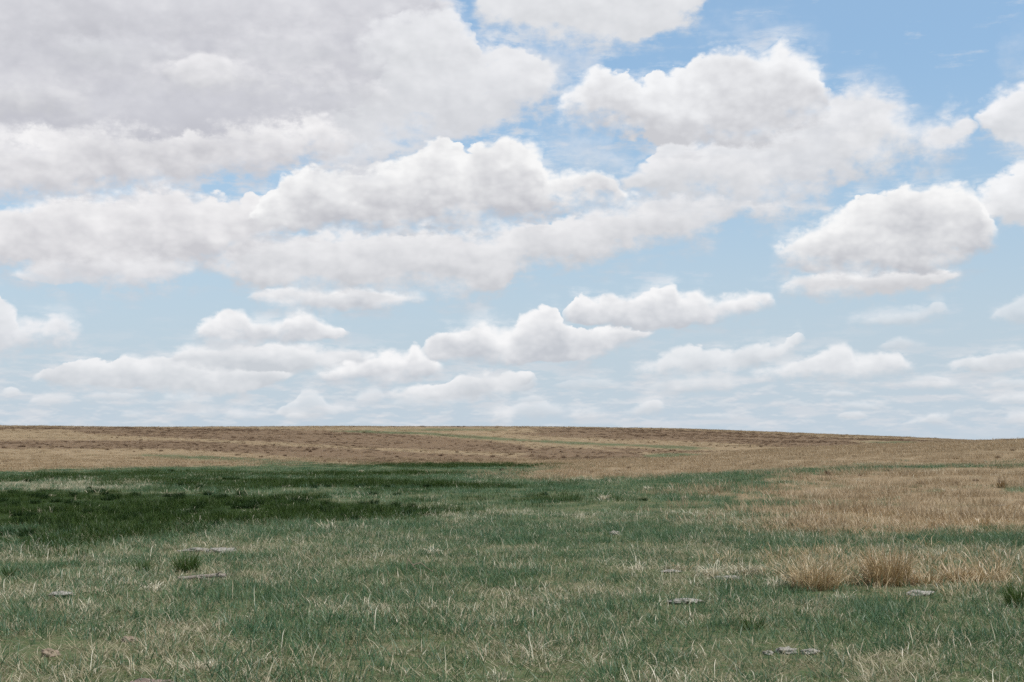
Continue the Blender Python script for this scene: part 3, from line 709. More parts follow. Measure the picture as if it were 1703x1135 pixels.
def grower(name, coll, pts, rotz, scale, index, label, cat):
    """one object of countless tufts: points carrying tufts of coll"""
    n = len(pts)
    me = bpy.data.meshes.new(name); me.vertices.add(n); me.vertices.foreach_set('co', np.asarray(pts, np.float32).ravel())
    rot = np.zeros((n, 3)); rot[:, 2] = rotz; rot[:, :2] = rng.normal(0, 0.08, (n, 2))
    for nm, typ, val in (('rot', 'FLOAT_VECTOR', rot), ('size', 'FLOAT', scale), ('pick', 'INT', index)):
        a = me.attributes.new(nm, typ, 'POINT')
        a.data.foreach_set('vector' if typ == 'FLOAT_VECTOR' else 'value', np.asarray(val, np.int32 if typ == 'INT' else np.float32).ravel())
    me.update()
    o = link(name, me); tag(o, label, cat, kind='stuff')
    g = bpy.data.node_groups.new(name + '_grow', 'GeometryNodeTree')
    g.interface.new_socket('Geometry', in_out='INPUT', socket_type='NodeSocketGeometry')
    g.interface.new_socket('Geometry', in_out='OUTPUT', socket_type='NodeSocketGeometry')
    def nd(k): return g.nodes.new(k)
    gi, go, ip, ci = nd('NodeGroupInput'), nd('NodeGroupOutput'), nd('GeometryNodeInstanceOnPoints'), nd('GeometryNodeCollectionInfo')
    ci.inputs['Collection'].default_value = coll; ci.inputs['Separate Children'].default_value = True; ci.inputs['Reset Children'].default_value = True
    def at_(nm, typ):
        k = nd('GeometryNodeInputNamedAttribute'); k.data_type = typ; k.inputs['Name'].default_value = nm; return k.outputs['Attribute']
    L = g.links.new
    L(gi.outputs[0], ip.inputs['Points']); L(ci.outputs[0], ip.inputs['Instance']); ip.inputs['Pick Instance'].default_value = True
    L(at_('pick', 'INT'), ip.inputs['Instance Index']); L(at_('rot', 'FLOAT_VECTOR'), ip.inputs['Rotation']); L(at_('size', 'FLOAT'), ip.inputs['Scale'])
    L(ip.outputs[0], go.inputs[0])
    o.modifiers.new('grow', 'NODES').node_group = g
    return o
def scatter(d0, d1, dens, amax=0.47, falloff=0.0, dref=10.0):
    """points on the ground between two distances; dens per m2 at dref, thinning as (dref/d)^falloff"""
    edges = np.exp(np.linspace(math.log(d0), math.log(d1), 24)); X, Y = [], []
    for a, b in zip(edges[:-1], edges[1:]):
        m = (a + b) / 2; am = max(amax, math.atan2(0.36 * m + 3.0, m) if m < 40 else amax)
        n = rng.poisson(am * (b * b - a * a) * dens * (dref / max(m, dref)) ** falloff)
        r = np.sqrt(rng.uniform(a * a, b * b, n)); t = rng.uniform(-am, am, n)
        X.append(r * np.sin(t)); Y.append(r * np.cos(t))
    return np.concatenate(X), np.concatenate(Y)
KEEP = []                  # (x, y, radius, chance of a tuft left standing): room round the single plants and stones
def grow(name, coll, nvar, XY, keep, size, label, cat):
    x, y = XY
    tn, dk, br, sw, px, py, z = cover(x, y, True)
    sw = np.maximum(sw, .8 * cover.near)
    p = keep(x, y, tn, dk, br, sw, px, py)
    for kx, ky, kr, kp in KEEP:
        p = np.where((x - kx) ** 2 + (y - ky) ** 2 < kr * kr, p * kp, p)
    k = rng.random(len(x)) < p
    x, y, z = x[k], y[k], z[k]; n = len(x)
    s = size(x, y) if callable(size) else np.full(n, size)
    return grower(name, coll, np.stack([x, y, z], 1), rng.uniform(0, 6.283, n), s * rng.uniform(.75, 1.3, n), rng.integers(0, nvar, n), label, cat)

# ------------------------------------------------------------------ single plants and stones
def stone_mat(name, a, b, crack):
    m = bpy.data.materials.new(name); m.use_nodes = True
    N = NT(m.node_tree); p = m.node_tree.nodes['Principled BSDF']
    p.inputs['Roughness'].default_value = 0.9; p.inputs['Specular IOR Level'].default_value = 0.15
    oc = N.n('ShaderNodeTexCoord').outputs['Object']
    n1 = N.noise(oc, 14, 6, .65).outputs['Fac']; n2 = N.noise(oc, 55, 4, .6).outputs['Fac']
    v = N.n('ShaderNodeTexVoronoi', feature='DISTANCE_TO_EDGE'); v.inputs['Scale'].default_value = 17
    N.put(v.inputs['Vector'], N.mixc(.12, oc, N.noise(oc, 9, 3).outputs['Color']))
    c = N.mixc(N.rng(n1, .3, .7), (*a, 1), (*b, 1))
    c = N.mixc(N.rng(n2, .55, .8, 0, .6), c, (*crack, 1))
    c = N.mixc(N.rng(v.outputs['Distance'], .05, .0, 0, .8), c, (*crack, 1))
    N.put(p.inputs['Base Color'], c)
    bu = N.n('ShaderNodeBump'); bu.inputs['Strength'].default_value = .8; bu.inputs['Distance'].default_value = .01
    N.put(bu.inputs['Height'], N.m('ADD', n1, N.m('MULTIPLY', n2, .5))); N.put(p.inputs['Normal'], bu.outputs[0])
    return m
S_PALE = stone_mat('pale_stone', (.25, .23, .195), (.40, .38, .335), (.10, .09, .07))
S_TAN = stone_mat('tan_stone', (.23, .18, .13), (.33, .265, .20), (.11, .085, .06))
S_DIRT = stone_mat('bare_dirt', (.165, .12, .095), (.26, .205, .165), (.07, .05, .04))
S_BARK = stone_mat('grey_bark', (.20, .17, .14), (.36, .32, .27), (.05, .04, .035))
import bmesh
from mathutils import Vector, noise as mnoise
def lump(name, sx, sy, sz, seed, rough=.6, sub=4):
    """low irregular stone resting on the ground"""
    bm = bmesh.new(); bmesh.ops.create_icosphere(bm, subdivisions=sub, radius=1.0)
    o = Vector((seed * 7.13, seed * 3.7, seed * 1.9))
    for v in bm.verts:
        c = v.co.copy(); k = 1 + rough * mnoise.fractal(c * 1.3 + o, 1.0, 2.0, 4) + .16 * mnoise.noise(c * 4 + o) + .10 * mnoise.noise(c * 11 + o)
        c = c * k
        c.z = max(c.z, -.35) if c.z < 0 else c.z ** .8 if c.z > 0 else 0
        v.co = Vector((c.x * sx, c.y * sy, c.z * sz))
    for f in bm.faces: f.smooth = True
    me = bpy.data.meshes.new(name); bm.to_mesh(me); bm.free()
    return me
def stone(px, py, wpx, hpx, label, mat=S_PALE, seed=1, depth=.7, name='stone', cat='stone', group=None):
    X, Y, Z, s = stand(px, py)
    o = link(name, lump(name, wpx / s * .42, wpx / s * .42 * depth, hpx / s * .46, seed), mat)
    KEEP.append((X, Y - .1, wpx / s / 2 * 1.05, .75)); KEEP.append((X, Y - wpx / s * .45 - .15, wpx / s / 2, .8))
    o.location = (X, Y, Z + .012); o.rotation_euler = (R(random.uniform(-5, 5)), R(random.uniform(-5, 5)), 0)
    return tag(o, label, cat, group)
G_ST = 'pale flat stones in the grass'
stone(322, 917, 52, 9, 'left of two long grey-white stones behind the dark green tuft', seed=1, group=G_ST)
stone(368, 919, 58, 12, 'right of two long grey-white stones behind the dark green tuft', seed=2, group=G_ST)
stone(1212, 964, 48, 9, 'narrow flat grey stone at the foot of the pale straw, left of the russet bunchgrass', seed=3, group=G_ST)
stone(1137, 1004, 66, 12, 'widest flat grey stone, lying in open grass nearer than the pale straw', seed=4, group=G_ST)
stone(1309, 1087, 34, 16, 'whitish cracked stone near the bottom, left of a pair', seed=5, group=G_ST)
stone(1347, 1088, 32, 13, 'whitish stone near the bottom, right of a pair', seed=6, group=G_ST)
stone(1277, 1090, 17, 10, 'smallest whitish stone beside the pair near the bottom right', seed=7, group=G_ST)
stone(1115, 953, 30, 6, 'thin pale stone under a small arch of curled straw', seed=8, group=G_ST)
stone(1023, 890, 20, 10, 'small rounded grey stone alone in the middle of the meadow', seed=9, group=G_ST)
stone(104, 992, 48, 11, 'broken white stone in the grass near the left edge', seed=10, group=G_ST)
stone(1528, 990, 46, 9, 'grey stone at the foot of the russet bunchgrass on the right', seed=11, group=G_ST)
stone(1661, 842, 18, 3, 'far thin white stone on the tan slope at the right', seed=12, group=G_ST)
stone(82, 1092, 32, 20, 'rounded tan stone in the lower left corner', mat=S_TAN, seed=17)
stone(215, 1068, 24, 14, 'small brown clod right of the rounded tan stone', mat=S_TAN, seed=18, name='dirt_clod', cat='clod')
stone(252, 1141, 100, 14, 'bare brown dirt mound at the bottom edge', mat=S_DIRT, seed=19, name='dirt_mound', cat='dirt mound')

def tube(pts, radii, sides=6):
    """tapering bent stick through pts"""
    V, Q = [], []
    for k, (p, r) in enumerate(zip(pts, radii)):
        a = Vector(pts[min(k + 1, len(pts) - 1)]) - Vector(pts[max(k - 1, 0)]); a.normalize()
        u = a.cross(Vector((0.3, 1, .2))).normalized(); w = a.cross(u)
        for j in range(sides):
            t = 2 * math.pi * j / sides; V.append(Vector(p) + u * r * math.cos(t) + w * r * math.sin(t))
        if k: Q += [(b + j, b + (j + 1) % sides, b + sides + (j + 1) % sides, b + sides + j) for b in [(k - 1) * sides] for j in range(sides)]
    return [tuple(v) for v in V], Q
def sticks(name, runs):
    V, Q = [], []
    for pts, r0, r1 in runs:
        n = len(pts); v, q = tube(pts, [r0 + (r1 - r0) * k / (n - 1) for k in range(n)])
        Q += [tuple(i + len(V) for i in f) for f in q]; V += v
    return mesh(name, V, quads=Q, smooth=True)
def wiggly(a, b, n, amp, seed):
    g = random.Random(seed); a, b = Vector(a), Vector(b)
    return [tuple(a.lerp(b, k / n) + (Vector((g.uniform(-1, 1), g.uniform(-1, 1), g.uniform(-1, 1))) * amp if 0 < k < n else Vector())) for k in range(n + 1)]
# the weathered branch in the left foreground and the forked dead stem
X, Y, Z, s = stand(335, 966)
w = 78 / s
br_ = link('fallen_branch', sticks('fallen_branch', [(wiggly((-w / 2, 0, .03), (w / 2, .05, .055), 12, .008, 3), .020, .026), (wiggly((-w * .1, 0, .04), (w * .2, -.06, .02), 5, .006, 4), .012, .005),
     (wiggly((w * .25, .03, .05), (w * .42, .0, .10), 4, .006, 5), .014, .006)]), S_BARK)
br_.location = (X, Y, Z)
tag(br_, 'weathered grey branch lying in the grass below the green tufts', 'branch')
X, Y, Z, s = stand(697, 954)
st_ = bpy.data.objects.new('dead_stem', None); COL.objects.link(st_); st_.location = (X, Y, Z)
def k_(px, py, dy=0.0): return ((px - 697) / s, dy, (954 - py) / s)
tag(st_, 'forked pinkish dead stem leaning out of the grass left of centre', 'dead stem')
link('stem', sticks('stem', [(wiggly(k_(677, 929), k_(686, 940), 3, .003, 1), .004, .006), (wiggly(k_(686, 940), k_(700, 937), 4, .004, 2), .006, .005), (wiggly(k_(700, 937), k_(720, 952), 5, .005, 3), .005, .004)]), S_TAN, st_)
link('side_twig', sticks('side_twig', [(wiggly(k_(686, 941), k_(694, 948), 3, .004, 4), .005, .004), (wiggly(k_(694, 948), k_(714, 954), 4, .005, 5), .004, .002)]), S_TAN, st_)
link('side_twig', sticks('side_twig', [(wiggly(k_(716, 950), k_(736, 952), 4, .006, 6), .004, .002)]), S_TAN, st_)
link('side_twig', sticks('side_twig', [(wiggly(k_(678, 932), k_(676, 952), 3, .003, 7), .004, .003)]), S_TAN, st_)

def plant(px, py, wpx, hpx, mat, n, label, cat, name, group=None, seed=0, lean=(.02, .55), curl=(.1, .9), stalks=0, leafpx=1.8, stalk_mat=None, kink=0.0, segs=4, tall=1.35, spread=.62):
    """one tuft standing where the photograph shows its foot; leaves and, where it has them, seed stalks"""
    X, Y, Z, s = stand(px, py)
    H = hpx / s; Rr = wpx / s / 2
    wd = max(.0024, leafpx / s)
    lf = blade_mesh('leaves', blades(n, Rr * spread, (H * .55, H * 1.1), (wd * .6, wd), lean, curl, segs, seed=seed, kink=kink))
    if not stalks:
        o = link(name, lf, mat)
    else:
        o = bpy.data.objects.new(name, None); COL.objects.link(o)
        link('leaf_blades', lf, mat, o)
        link('seed_stalks', blade_mesh('stalks', blades(stalks, Rr * .5, (H * 1.0, H * tall), (wd * .45, wd * .7), (.0, .3), (.0, .5), 4, seed=seed + 500)), stalk_mat or mat, o)
    if Y < 45: KEEP.append((X, Y, Rr * .8, .25)); KEEP.append((X, Y - .3 - Rr * .6, Rr * .9, .55))
    o.location = (X, Y, Z)
    return tag(o, label, cat, group)
RU, SG, TU, SR, SH, HL = M['russet'], M['clump'], M['tuft'], M['straw'], M['shrub'], M['hill']
G_B = 'russet bunchgrasses on the right'
plant(1355, 980, 118, 68, RU, 480, 'left russet bunchgrass with a dark heart, leaning outward', 'bunchgrass', 'bunch_grass', G_B, 1, (.05, .85), (.2, 1.3), 22, kink=.15, tall=1.7)
plant(1402, 972, 64, 38, RU, 200, 'low russet bunchgrass in the gap between the two big bunches', 'bunchgrass', 'bunch_grass', G_B, 2, (.1, 1.0), (.3, 1.4), 8, kink=.2)
plant(1475, 974, 110, 76, RU, 430, 'tallest russet bunchgrass, upright and thick', 'bunchgrass', 'bunch_grass', G_B, 3, (.03, .65), (.2, 1.1), 26, kink=.15, tall=1.4)
plant(1540, 974, 76, 42, RU, 220, 'low russet bunchgrass right beside the tallest one', 'bunchgrass', 'bunch_grass', G_B, 4, (.1, 1.0), (.3, 1.4), 8, kink=.2)
plant(1592, 968, 66, 46, RU, 200, 'middling russet bunchgrass between the tallest one and the right edge', 'bunchgrass', 'bunch_grass', G_B, 5, (.1, .9), (.3, 1.5), 8, kink=.25)
plant(1645, 966, 100, 52, RU, 260, 'tangled russet bunchgrass nearest the right edge', 'bunchgrass', 'bunch_grass', G_B, 6, (.1, 1.0), (.4, 1.8), 12, kink=.3)
plant(1665, 812, 22, 16, RU, 110, 'reddish bunchgrass with tall thin spikes on the right slope', 'bunchgrass', 'bunch_grass', None, 7, (.02, .6), (.1, .7), 26, stalk_mat=SH, tall=2.0, leafpx=1.1)
plant(1632, 873, 40, 18, RU, 150, 'orange bunchgrass at the near edge of the tan slope', 'bunchgrass', 'bunch_grass', None, 8, (.1, .8), (.3, 1.3))
plant(1560, 876, 34, 14, RU, 120, 'small orange bunchgrass left along the near edge of the tan slope', 'bunchgrass', 'bunch_grass', None, 9, (.1, .8), (.3, 1.3))
plant(1377, 791, 12, 9, SH, 60, 'brown clump just above the tan patch below the green strip', 'bunchgrass', 'bunch_grass', None, 10)
G_T = 'green tufts in the near grass'
plant(309, 952, 56, 38, TU, 200, 'dark green tuft in front of the two long grey stones', 'grass tuft', 'green_tuft', G_T, 11, (.02, .75), (.05, .7))
plant(238, 952, 32, 26, TU, 80, 'smaller dark green tuft left of the big green one', 'grass tuft', 'green_tuft', G_T, 12, (.02, .8), (.05, .7))
plant(1697, 1010, 62, 52, TU, 200, 'tall green tuft at the right edge', 'grass tuft', 'green_tuft', G_T, 13, (.02, .6), (.05, .6))
plant(1252, 1048, 46, 34, TU, 60, 'thin green tuft above the cracked whitish stones', 'grass tuft', 'green_tuft', G_T, 14, (.05, .8), (.05, .6))
plant(15, 962, 22, 24, TU, 60, 'green tuft at the left edge', 'grass tuft', 'green_tuft', G_T, 15)
G_S = 'pale straw tufts in the meadow'
for k, (px, py, w, h, n, lab) in enumerate([
    (548, 881, 34, 26, 26, 'larger curled straw tuft at the near rim of the dark hollow'),
    (600, 880, 30, 18, 22, 'smaller pale straw tuft at the rim of the dark hollow'),
    (693, 893, 14, 14, 8, 'few bent pale stalks left of the upright straw tuft'),
    (720, 922, 34, 26, 40, 'upright pale straw tuft behind the forked dead stem'),
    (1005, 831, 18, 17, 60, 'far pale straw tuft with a tall spike in the green meadow'),
    (1079, 815, 22, 9, 60, 'far low pale straw tuft right of the spiked one'),
    (1140, 831, 12, 8, 30, 'tiny far straw tuft right of the low one'),
    (1062, 948, 34, 22, 50, 'hooped straw tuft left of the thin pale stone'),
    (1120, 950, 48, 22, 80, 'straw tuft arching over the thin pale stone'),
    (1185, 958, 60, 34, 220, 'big pale straw tuft left of the russet bunchgrass'),
    (1240, 958, 64, 36, 230, 'big pale straw tuft nearest the russet bunchgrass'),
    (1292, 976, 40, 32, 80, 'pale straw tuft at the left foot of the russet bunchgrass'),
    (256, 982, 60, 24, 60, 'spread pale straw tuft below the small green tuft'),
    (160, 985, 50, 20, 40, 'pale straw tuft right of the broken white stone'),
    (20, 1046, 50, 30, 34, 'pale straw tuft at the left edge of the foreground'),
    (150, 1010, 60, 22, 34, 'loose straw tuft beneath the broken white stone'),
    (330, 1112, 90, 26, 170, 'matted pale straw tuft right of the bare dirt mound'),
    (835, 1130, 60, 36, 40, 'pale straw tuft at the bottom edge, centre'),
    (905, 1118, 30, 26, 18, 'bent straw stalks right of the bottom centre tuft'),
    (718, 1012, 40, 20, 40, 'pale straw tuft in the foreground left of the centre'),
    (1404, 996, 70, 24, 40, 'hooped pale straw tuft in front of the russet bunchgrass'),
    (1660, 1020, 50, 26, 36, 'pale straw tuft left of the tall green tuft at the right edge'),
    (1150, 1090, 50, 30, 26, 'loose straw tuft left of the cracked whitish stones'),
    (1560, 1100, 50, 30, 20, 'few bent straw stalks at the lower right'),
    (1050, 820, 16, 4, 40, 'thin far straw streak left of the low far tuft'),
]):
    plant(px, py, w, h, SR, n, lab, 'straw tuft', 'straw_tuft', G_S, 600 + k, (.05, .9), (.6, 2.4) if h > 12 else (.2, .9), kink=.35 if h > 12 else 0, segs=5, leafpx=2.0)
for k, (px, py, w) in enumerate([(85, 826, 16), (268, 794, 8), (567, 800, 8), (600, 786, 6)]):
    plant(px, py, w, 6, SR, 40, ['orange-white dry tuft inside the dark hollow at the far left', 'orange dry tuft on the pale strip behind the dark hollow', 'pale dry tuft between the dark bands, left of centre', 'tiny dry tuft on the far green bottom'][k], 'straw tuft', 'straw_tuft', G_S, 640 + k, (.1, .9), (.2, 1.0))
# sedge clumps in the wet hollow
clump_spots = [(187, 857, 26, 15), (209, 864, 26, 9), (240, 848, 26, 10), (130, 869, 30, 10), (66, 870, 24, 10), (262, 853, 18, 8), (20, 825, 14, 7), (56, 828, 22, 7), (122, 827, 12, 8), (192, 831, 14, 8),
               (20, 842, 30, 9), (285, 786, 9, 4), (300, 826, 16, 6), (345, 824, 12, 6), (360, 832, 16, 8), (400, 824, 12, 6), (430, 840, 22, 8), (505, 838, 20, 8), (465, 830, 22, 7), (395, 846, 22, 8), (330, 846, 22, 8),
               (620, 824, 14, 5), (660, 824, 12, 4), (840, 811, 16, 6), (710, 811, 14, 5), (490, 808, 14, 5), (560, 808, 14, 5), (148, 814, 7, 4), (258, 799, 10, 5), (835, 783, 8, 3), (862, 776, 14, 3), (40, 892, 30, 9), (10, 890, 26, 10), (95, 852, 26, 8),
               (905, 824, 14, 4), (1070, 833, 14, 4), (470, 866, 22, 7), (540, 852, 22, 8), (600, 852, 24, 8), (300, 860, 24, 8)]
for _ in range(160):
    qx, qy = random.uniform(0, 720), random.uniform(796, 890)
    if any(inside(p, np.array([qx]), np.array([qy]))[0] for p in DARK[:3]): clump_spots.append((qx, qy, random.uniform(12, 24), 3 + (qy - 790) * .07))
for k, (px, py, w, h) in enumerate(clump_spots):
    if k == 0: plant(px, py, w, h, SG, 300, 'blackest and largest sedge clump in the dark hollow', 'sedge clump', 'sedge_clump', 'dark sedge clumps in the hollow', 700, (.02, 1.0), (.1, .8), leafpx=.6)
    else: plant(px, py, w * 1.4, h * 1.8, SG, 190, 'dark green sedge clump among the others in the wet hollow', 'sedge clump', 'sedge_clump', 'sedge clumps of the hollow', 700 + k, (.02, 1.0), (.1, .8), leafpx=.7)
# brown shrubs dotting the hillsides: four kinds, then copies
def shrub_mesh(k):
    g = random.Random(k)
    p = [blades(70, .28, (.22, .5), (.02, .05), (.0, 1.0), (.0, .9), 3, seed=900 + k), blades(30, .2, (.2, .42), (.02, .04), (.2, 1.2), (.0, .6), 2, centre=(g.uniform(-.3, .3), g.uniform(-.2, .2), 0), seed=940 + k)]
    me = blade_mesh('shrub', *p); me.materials.append(SH); return me
shrub_meshes = [shrub_mesh(k) for k in range(5)]
shrub0 = bpy.data.objects.new('shrub', shrub_meshes[0])
FARS = [(40, 744), (65, 745), (94, 744), (103, 744), (137, 746), (155, 747), (178, 749), (223, 752), (268, 751), (235, 748), (186, 729), (195, 729), (227, 729), (315, 750), (328, 748), (358, 751), (386, 751), (395, 758), (410, 754), (446, 754),
        (434, 761), (540, 769), (565, 769), (630, 765), (665, 764), (740, 764), (774, 767), (797, 768), (760, 753), (980, 732), (993, 733), (1012, 734), (1023, 733), (1035, 732), (1065, 736), (1078, 736), (1088, 736), (1147, 738), (1154, 737),
        (1160, 742), (1062, 747), (1075, 748), (1095, 749), (1115, 750), (1027, 763), (937, 762), (908, 764), (977, 761), (1207, 744), (1211, 742), (1222, 745), (1266, 744), (1248, 743), (1180, 741), (1192, 742), (820, 760), (850, 757), (700, 752), (610, 745), (560, 741),
        (22, 716), (50, 717), (157, 722), (125, 719), (550, 728), (690, 730), (730, 748), (870, 736), (890, 745), (1330, 735), (1350, 736), (1365, 733), (1300, 738), (1280, 736), (1390, 738), (1260, 732), (1420, 737), (1230, 728), (1100, 726), (1130, 727), (940, 722), (960, 724), (1000, 722)]
NEARS = [(1238, 764), (1220, 773), (1254, 774), (1278, 777), (1274, 760), (1331, 762), (1325, 757), (1315, 764), (1030, 784), (1046, 779), (1063, 775), (1006, 794), (1102, 777), (1180, 783), (1312, 781), (1541, 764), (1591, 764), (1645, 749), (1684, 750), (1526, 745), (1475, 785),
         (1484, 786), (1539, 769), (1508, 787), (1593, 786), (1623, 801), (1590, 807), (1530, 806), (1430, 792), (1420, 760), (1390, 758), (1460, 750), (1120, 770), (1150, 768), (930, 789), (890, 794), (985, 786), (1560, 752), (1610, 757), (1660, 762), (1500, 760), (1350, 770), (1200, 764)]
_px = rng.uniform(0, 1703, 900); _py = rng.uniform(712, 770, 900)
extra = [(float(x), float(y)) for x, y in zip(_px, _py) if any(inside(p, np.array([x]), np.array([y]))[0] for p in BROWN)][:150]
first = True
def put_shrub(px, py, size, label, group):
    global first
    X, Y, Z, s = stand(px, py)
    o = shrub0 if first else shrub0.copy(); first = False
    COL.objects.link(o); o.data = random.choice(shrub_meshes)
    o.location = (X, Y, Z); o.rotation_euler.z = random.uniform(0, 6.28)
    k = size * random.uniform(.7, 1.3); o.scale = (k * random.uniform(.9, 1.5), k, k)
    tag(o, label, 'shrub', group)
for p in FARS + extra: put_shrub(*p, .95, 'small brown shrub dotting the far hillside', 'brown shrubs dotting the far hillside')
for p in NEARS: put_shrub(*p, .36, 'small brown weed tuft on the golden right-hand slope', 'weed tufts on the golden slope')

# the ragged skyline
def ridge_row(px):
    for q in range(0, 160):
        py = 704 + q * .25
        x = (px - PW / 2) / FPX; yv = -(py - PH / 2) / FPX
        D = np.array([x, _c - yv * _s, _s + yv * _c]); D /= math.hypot(D[0], D[1])
        if (EYE + D[2] * _ts <= ground_z(D[0] * _ts, D[1] * _ts)).any(): return py
    return 712
for k in range(60):
    qx = random.uniform(5, 1560) if k % 3 else random.uniform(1000, 1560)
    put_shrub(qx, ridge_row(qx) + random.uniform(.1, .8), random.uniform(.9, 1.7), 'tiny dark shrub breaking the skyline of the far ridge', 'shrubs along the skyline')
FINE = (.0022, .0044)
# ------------------------------------------------------------------ the grass cover
# the tufts themselves live in collections outside the scene; only the growers below use them
wheat = patch_set('wheatgrass', [(M['wheat'], [blades(11, .11, (.075, .17), (.0036, .007), (.05, .95), (.0, 1.0), 4, seed=k), blades(8, .12, (.04, .11), (.0034, .006), (.4, 1.2), (.2, 1.2), 3, seed=40 + k)]) for k in range(9)])
wheat_mid = patch_set('wheatgrass_mid', [(M['wheat'], [blades(46, .36, (.07, .17), (.005, .009), (.05, .8), (.0, .9), 2, seed=60 + k)]) for k in range(5)])
wheat_far = patch_set('wheatgrass_far', [(M['wheat'], [blades(60, .9, (.07, .14), (.014, .026), (.05, .7), (.0, .8), 2, seed=80 + k)]) for k in range(4)])
short = patch_set('shortgrass', [(M['short'], [blades(26, .14, (.03, .085), (.003, .005), (.1, 1.1), (.2, 1.2), 2, seed=100 + k)]) for k in range(5)])
litter = patch_set('thatch', [(M['litter'], [blades(24, .15, (.06, .18), (.003, .0065), (.9, 1.5), (-.3, .6), 3, seed=120 + k)]) for k in range(5)])
straw = patch_set('deadgrass', [(M['straw'], [blades(4, .10, (.09, .21), (.0036, .0066), (.1, 1.2), (.6, 2.4), 5, 1.3, seed=140 + k, kink=.35), blades(8, .13, (.04, .13), (.003, .006), (.3, 1.3), (.2, 1.4), 3, seed=150 + k)]) for k in range(9)])
straw_mid = patch_set('deadgrass_mid', [(M['straw'], [blades(18, .34, (.12, .27), (.006, .011), (.05, 1.0), (.6, 2.4), 4, 1.3, seed=160 + k, kink=.35)]) for k in range(5)])
russet = patch_set('russetgrass', [(M['russet'], [blades(24, .2, (.12, .30), (.005, .009), (.05, .9), (.2, 1.8), 4, seed=180 + k, kink=.2)]) for k in range(5)])
hill = patch_set('hillgrass', [(M['hill'], [blades(60, .5, (.10, .30), (.006, .012), (.05, .8), (.1, 1.4), 2, seed=200 + k)]) for k in range(5)])
hill_far = patch_set('hillgrass_far', [(M['hill'], [blades(44, 1.2, (.15, .34), (.03, .06), (.05, .7), (.1, 1.0), 2, seed=220 + k)]) for k in range(4)])
brush = patch_set('browngrass', [(M['shrub'], [blades(40, .9, (.18, .45), (.03, .06), (.05, .7), (.1, .8), 2, seed=240 + k)]) for k in range(4)])
sedge = patch_set('sedge', [(M['sedge'], [blades(80, .36, (.10, .22), (.005, .009), (.02, .8), (.2, 1.4), 3, seed=260 + k)]) for k in range(5)])

def pn(x, y, s, f=1.0): return fbm(x * f, y * f * .7, s, 4)
def ss(v, a, b): t = np.clip((v - a) / (b - a), 0, 1); return t * t * (3 - 2 * t)
def rus(): return cover.russet
grow('wheatgrass', wheat, 9, scatter(6.5, 27, 84, falloff=.35), lambda x, y, t, dk, b, s, px, py: (1 - t) * (1 - .72 * s) * (1 - .35 * ss(pn(x, y, 35, 1.0), .48, .62)) * (.38 + .62 * ss(pn(x, y, 5, 1.1), .38, .58)), lambda x, y: .75 + .5 * pn(x, y, 6, .5),
     'blue-green wheatgrass leaves standing all over the near meadow', 'grass')
grow('wheatgrass', wheat_mid, 5, scatter(22, 85, 9, falloff=.7, dref=20), lambda x, y, t, dk, b, s, px, py: (1 - t) * (1 - .5 * s) * (1 - dk) * (.4 + .6 * ss(pn(x, y, 5, .5), .34, .54)), lambda x, y: np.clip(np.hypot(x, y) / 40, .9, 1.2),
     'blue-green grass of the middle meadow below the dry slopes', 'grass')
grow('wheatgrass', wheat_far, 4, scatter(75, 240, .7, falloff=.6, dref=75), lambda x, y, t, dk, b, s, px, py: (1 - t) * (1 - .6 * dk), 1.0,
     'far green grass along the valley bottom', 'grass')
grow('short_grass', short, 5, scatter(6.5, 28, 22, falloff=.4), lambda x, y, t, dk, b, s, px, py: (1 - .8 * t) * (.15 + .6 * ss(pn(x, y, 15, .6), .42, .62)), 1.0,
     'short yellow-green grass between the taller leaves', 'grass')
grow('thatch', litter, 5, scatter(6.5, 28, 36, falloff=.5), lambda x, y, t, dk, b, s, px, py: np.clip(.35 + .6 * s + .65 * ss(pn(x, y, 35, 1.0), .42, .60), 0, 1) * (1 - .7 * dk), 1.0,
     'flattened grey-brown thatch lying under the near grass', 'dry thatch')
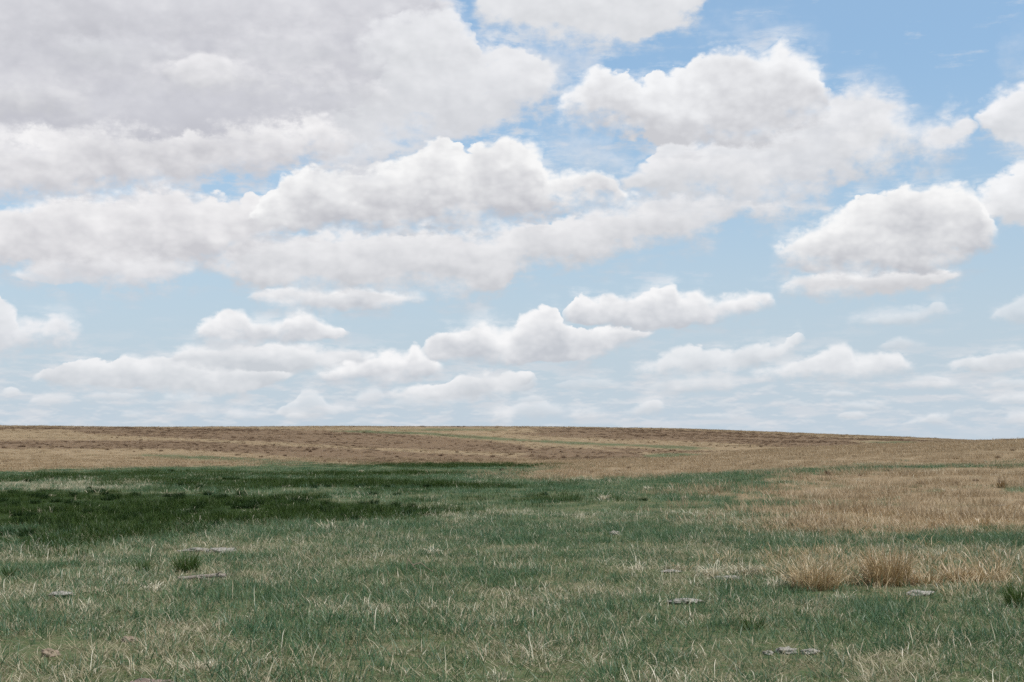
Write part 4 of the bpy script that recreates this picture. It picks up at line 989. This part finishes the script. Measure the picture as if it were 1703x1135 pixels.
grow('dead_grass', straw, 9, scatter(6.5, 32, 42, falloff=.25), lambda x, y, t, dk, b, s, px, py: np.clip(.12 + .8 * s + .9 * ss(pn(x, y, 35, 1.0), .46, .62), 0, 1) * (1 - .5 * t) * (1 - .9 * dk), 1.0,
     'pale curling dead grass leaves scattered through the near meadow', 'dry grass')
grow('dead_grass', straw_mid, 5, scatter(28, 95, 2.0, falloff=.3, dref=26), lambda x, y, t, dk, b, s, px, py: np.clip(.12 + .85 * s + .5 * ss(pn(x, y, 35, .5), .47, .64), 0, 1) * (1 - .3 * t) * (1 - .9 * dk), 1.0,
     'pale dead grass streaks in the middle distance', 'dry grass')
grow('russet_grass', russet, 5, scatter(11, 40, 16), lambda x, y, t, dk, b, s, px, py: rus() * (.45 + .55 * ss(pn(x, y, 45, .8), .42, .62)), 1.0,
     'russet bunchgrass straggling across the right of the meadow', 'dry grass')
grow('hill_grass', hill, 5, scatter(22, 230, 3.0, falloff=.75, dref=30), lambda x, y, t, dk, b, s, px, py: t * (.45 + .55 * ss(pn(x, y, 55, .3), .36, .56)), lambda x, y: .5 + .9 * ss(pn(x, y, 57, .5), .3, .65),
     'dry golden grass covering the right-hand slope', 'dry grass')
grow('hill_grass', hill_far, 4, scatter(130, 900, .16, falloff=.8, dref=130, amax=.5), lambda x, y, t, dk, b, s, px, py: t * (1 - .93 * b), lambda x, y: np.clip(np.hypot(x, y) / 450, .9, 1.7),
     'dry tan grass on the far hillside up to the ridge', 'dry grass')
grow('brown_brush', brush, 4, scatter(150, 900, .24, falloff=.7, dref=150, amax=.5), lambda x, y, t, dk, b, s, px, py: np.clip(t * (.02 + .98 * b * (.2 + .8 * ss(pn(x, y, 65, .05), .42, .56))), 0, 1), lambda x, y: np.clip(np.hypot(x, y) / 500, .7, 1.4),
     'low brown brush in bands across the far hillside', 'brush')
grow('sedge', sedge, 5, scatter(15, 190, 10.0, falloff=.7, dref=20), lambda x, y, t, dk, b, s, px, py: dk * (.42 + .58 * ss(pn(x, y, 75, .5), .40, .56)), lambda x, y: np.clip(np.hypot(x, y) / 60, .7, 1.15) * (.5 + 1.15 * ss(pn(x, y, 85, .45), .38, .62)),
     'dark green sedge filling the wet hollow on the left', 'sedge')
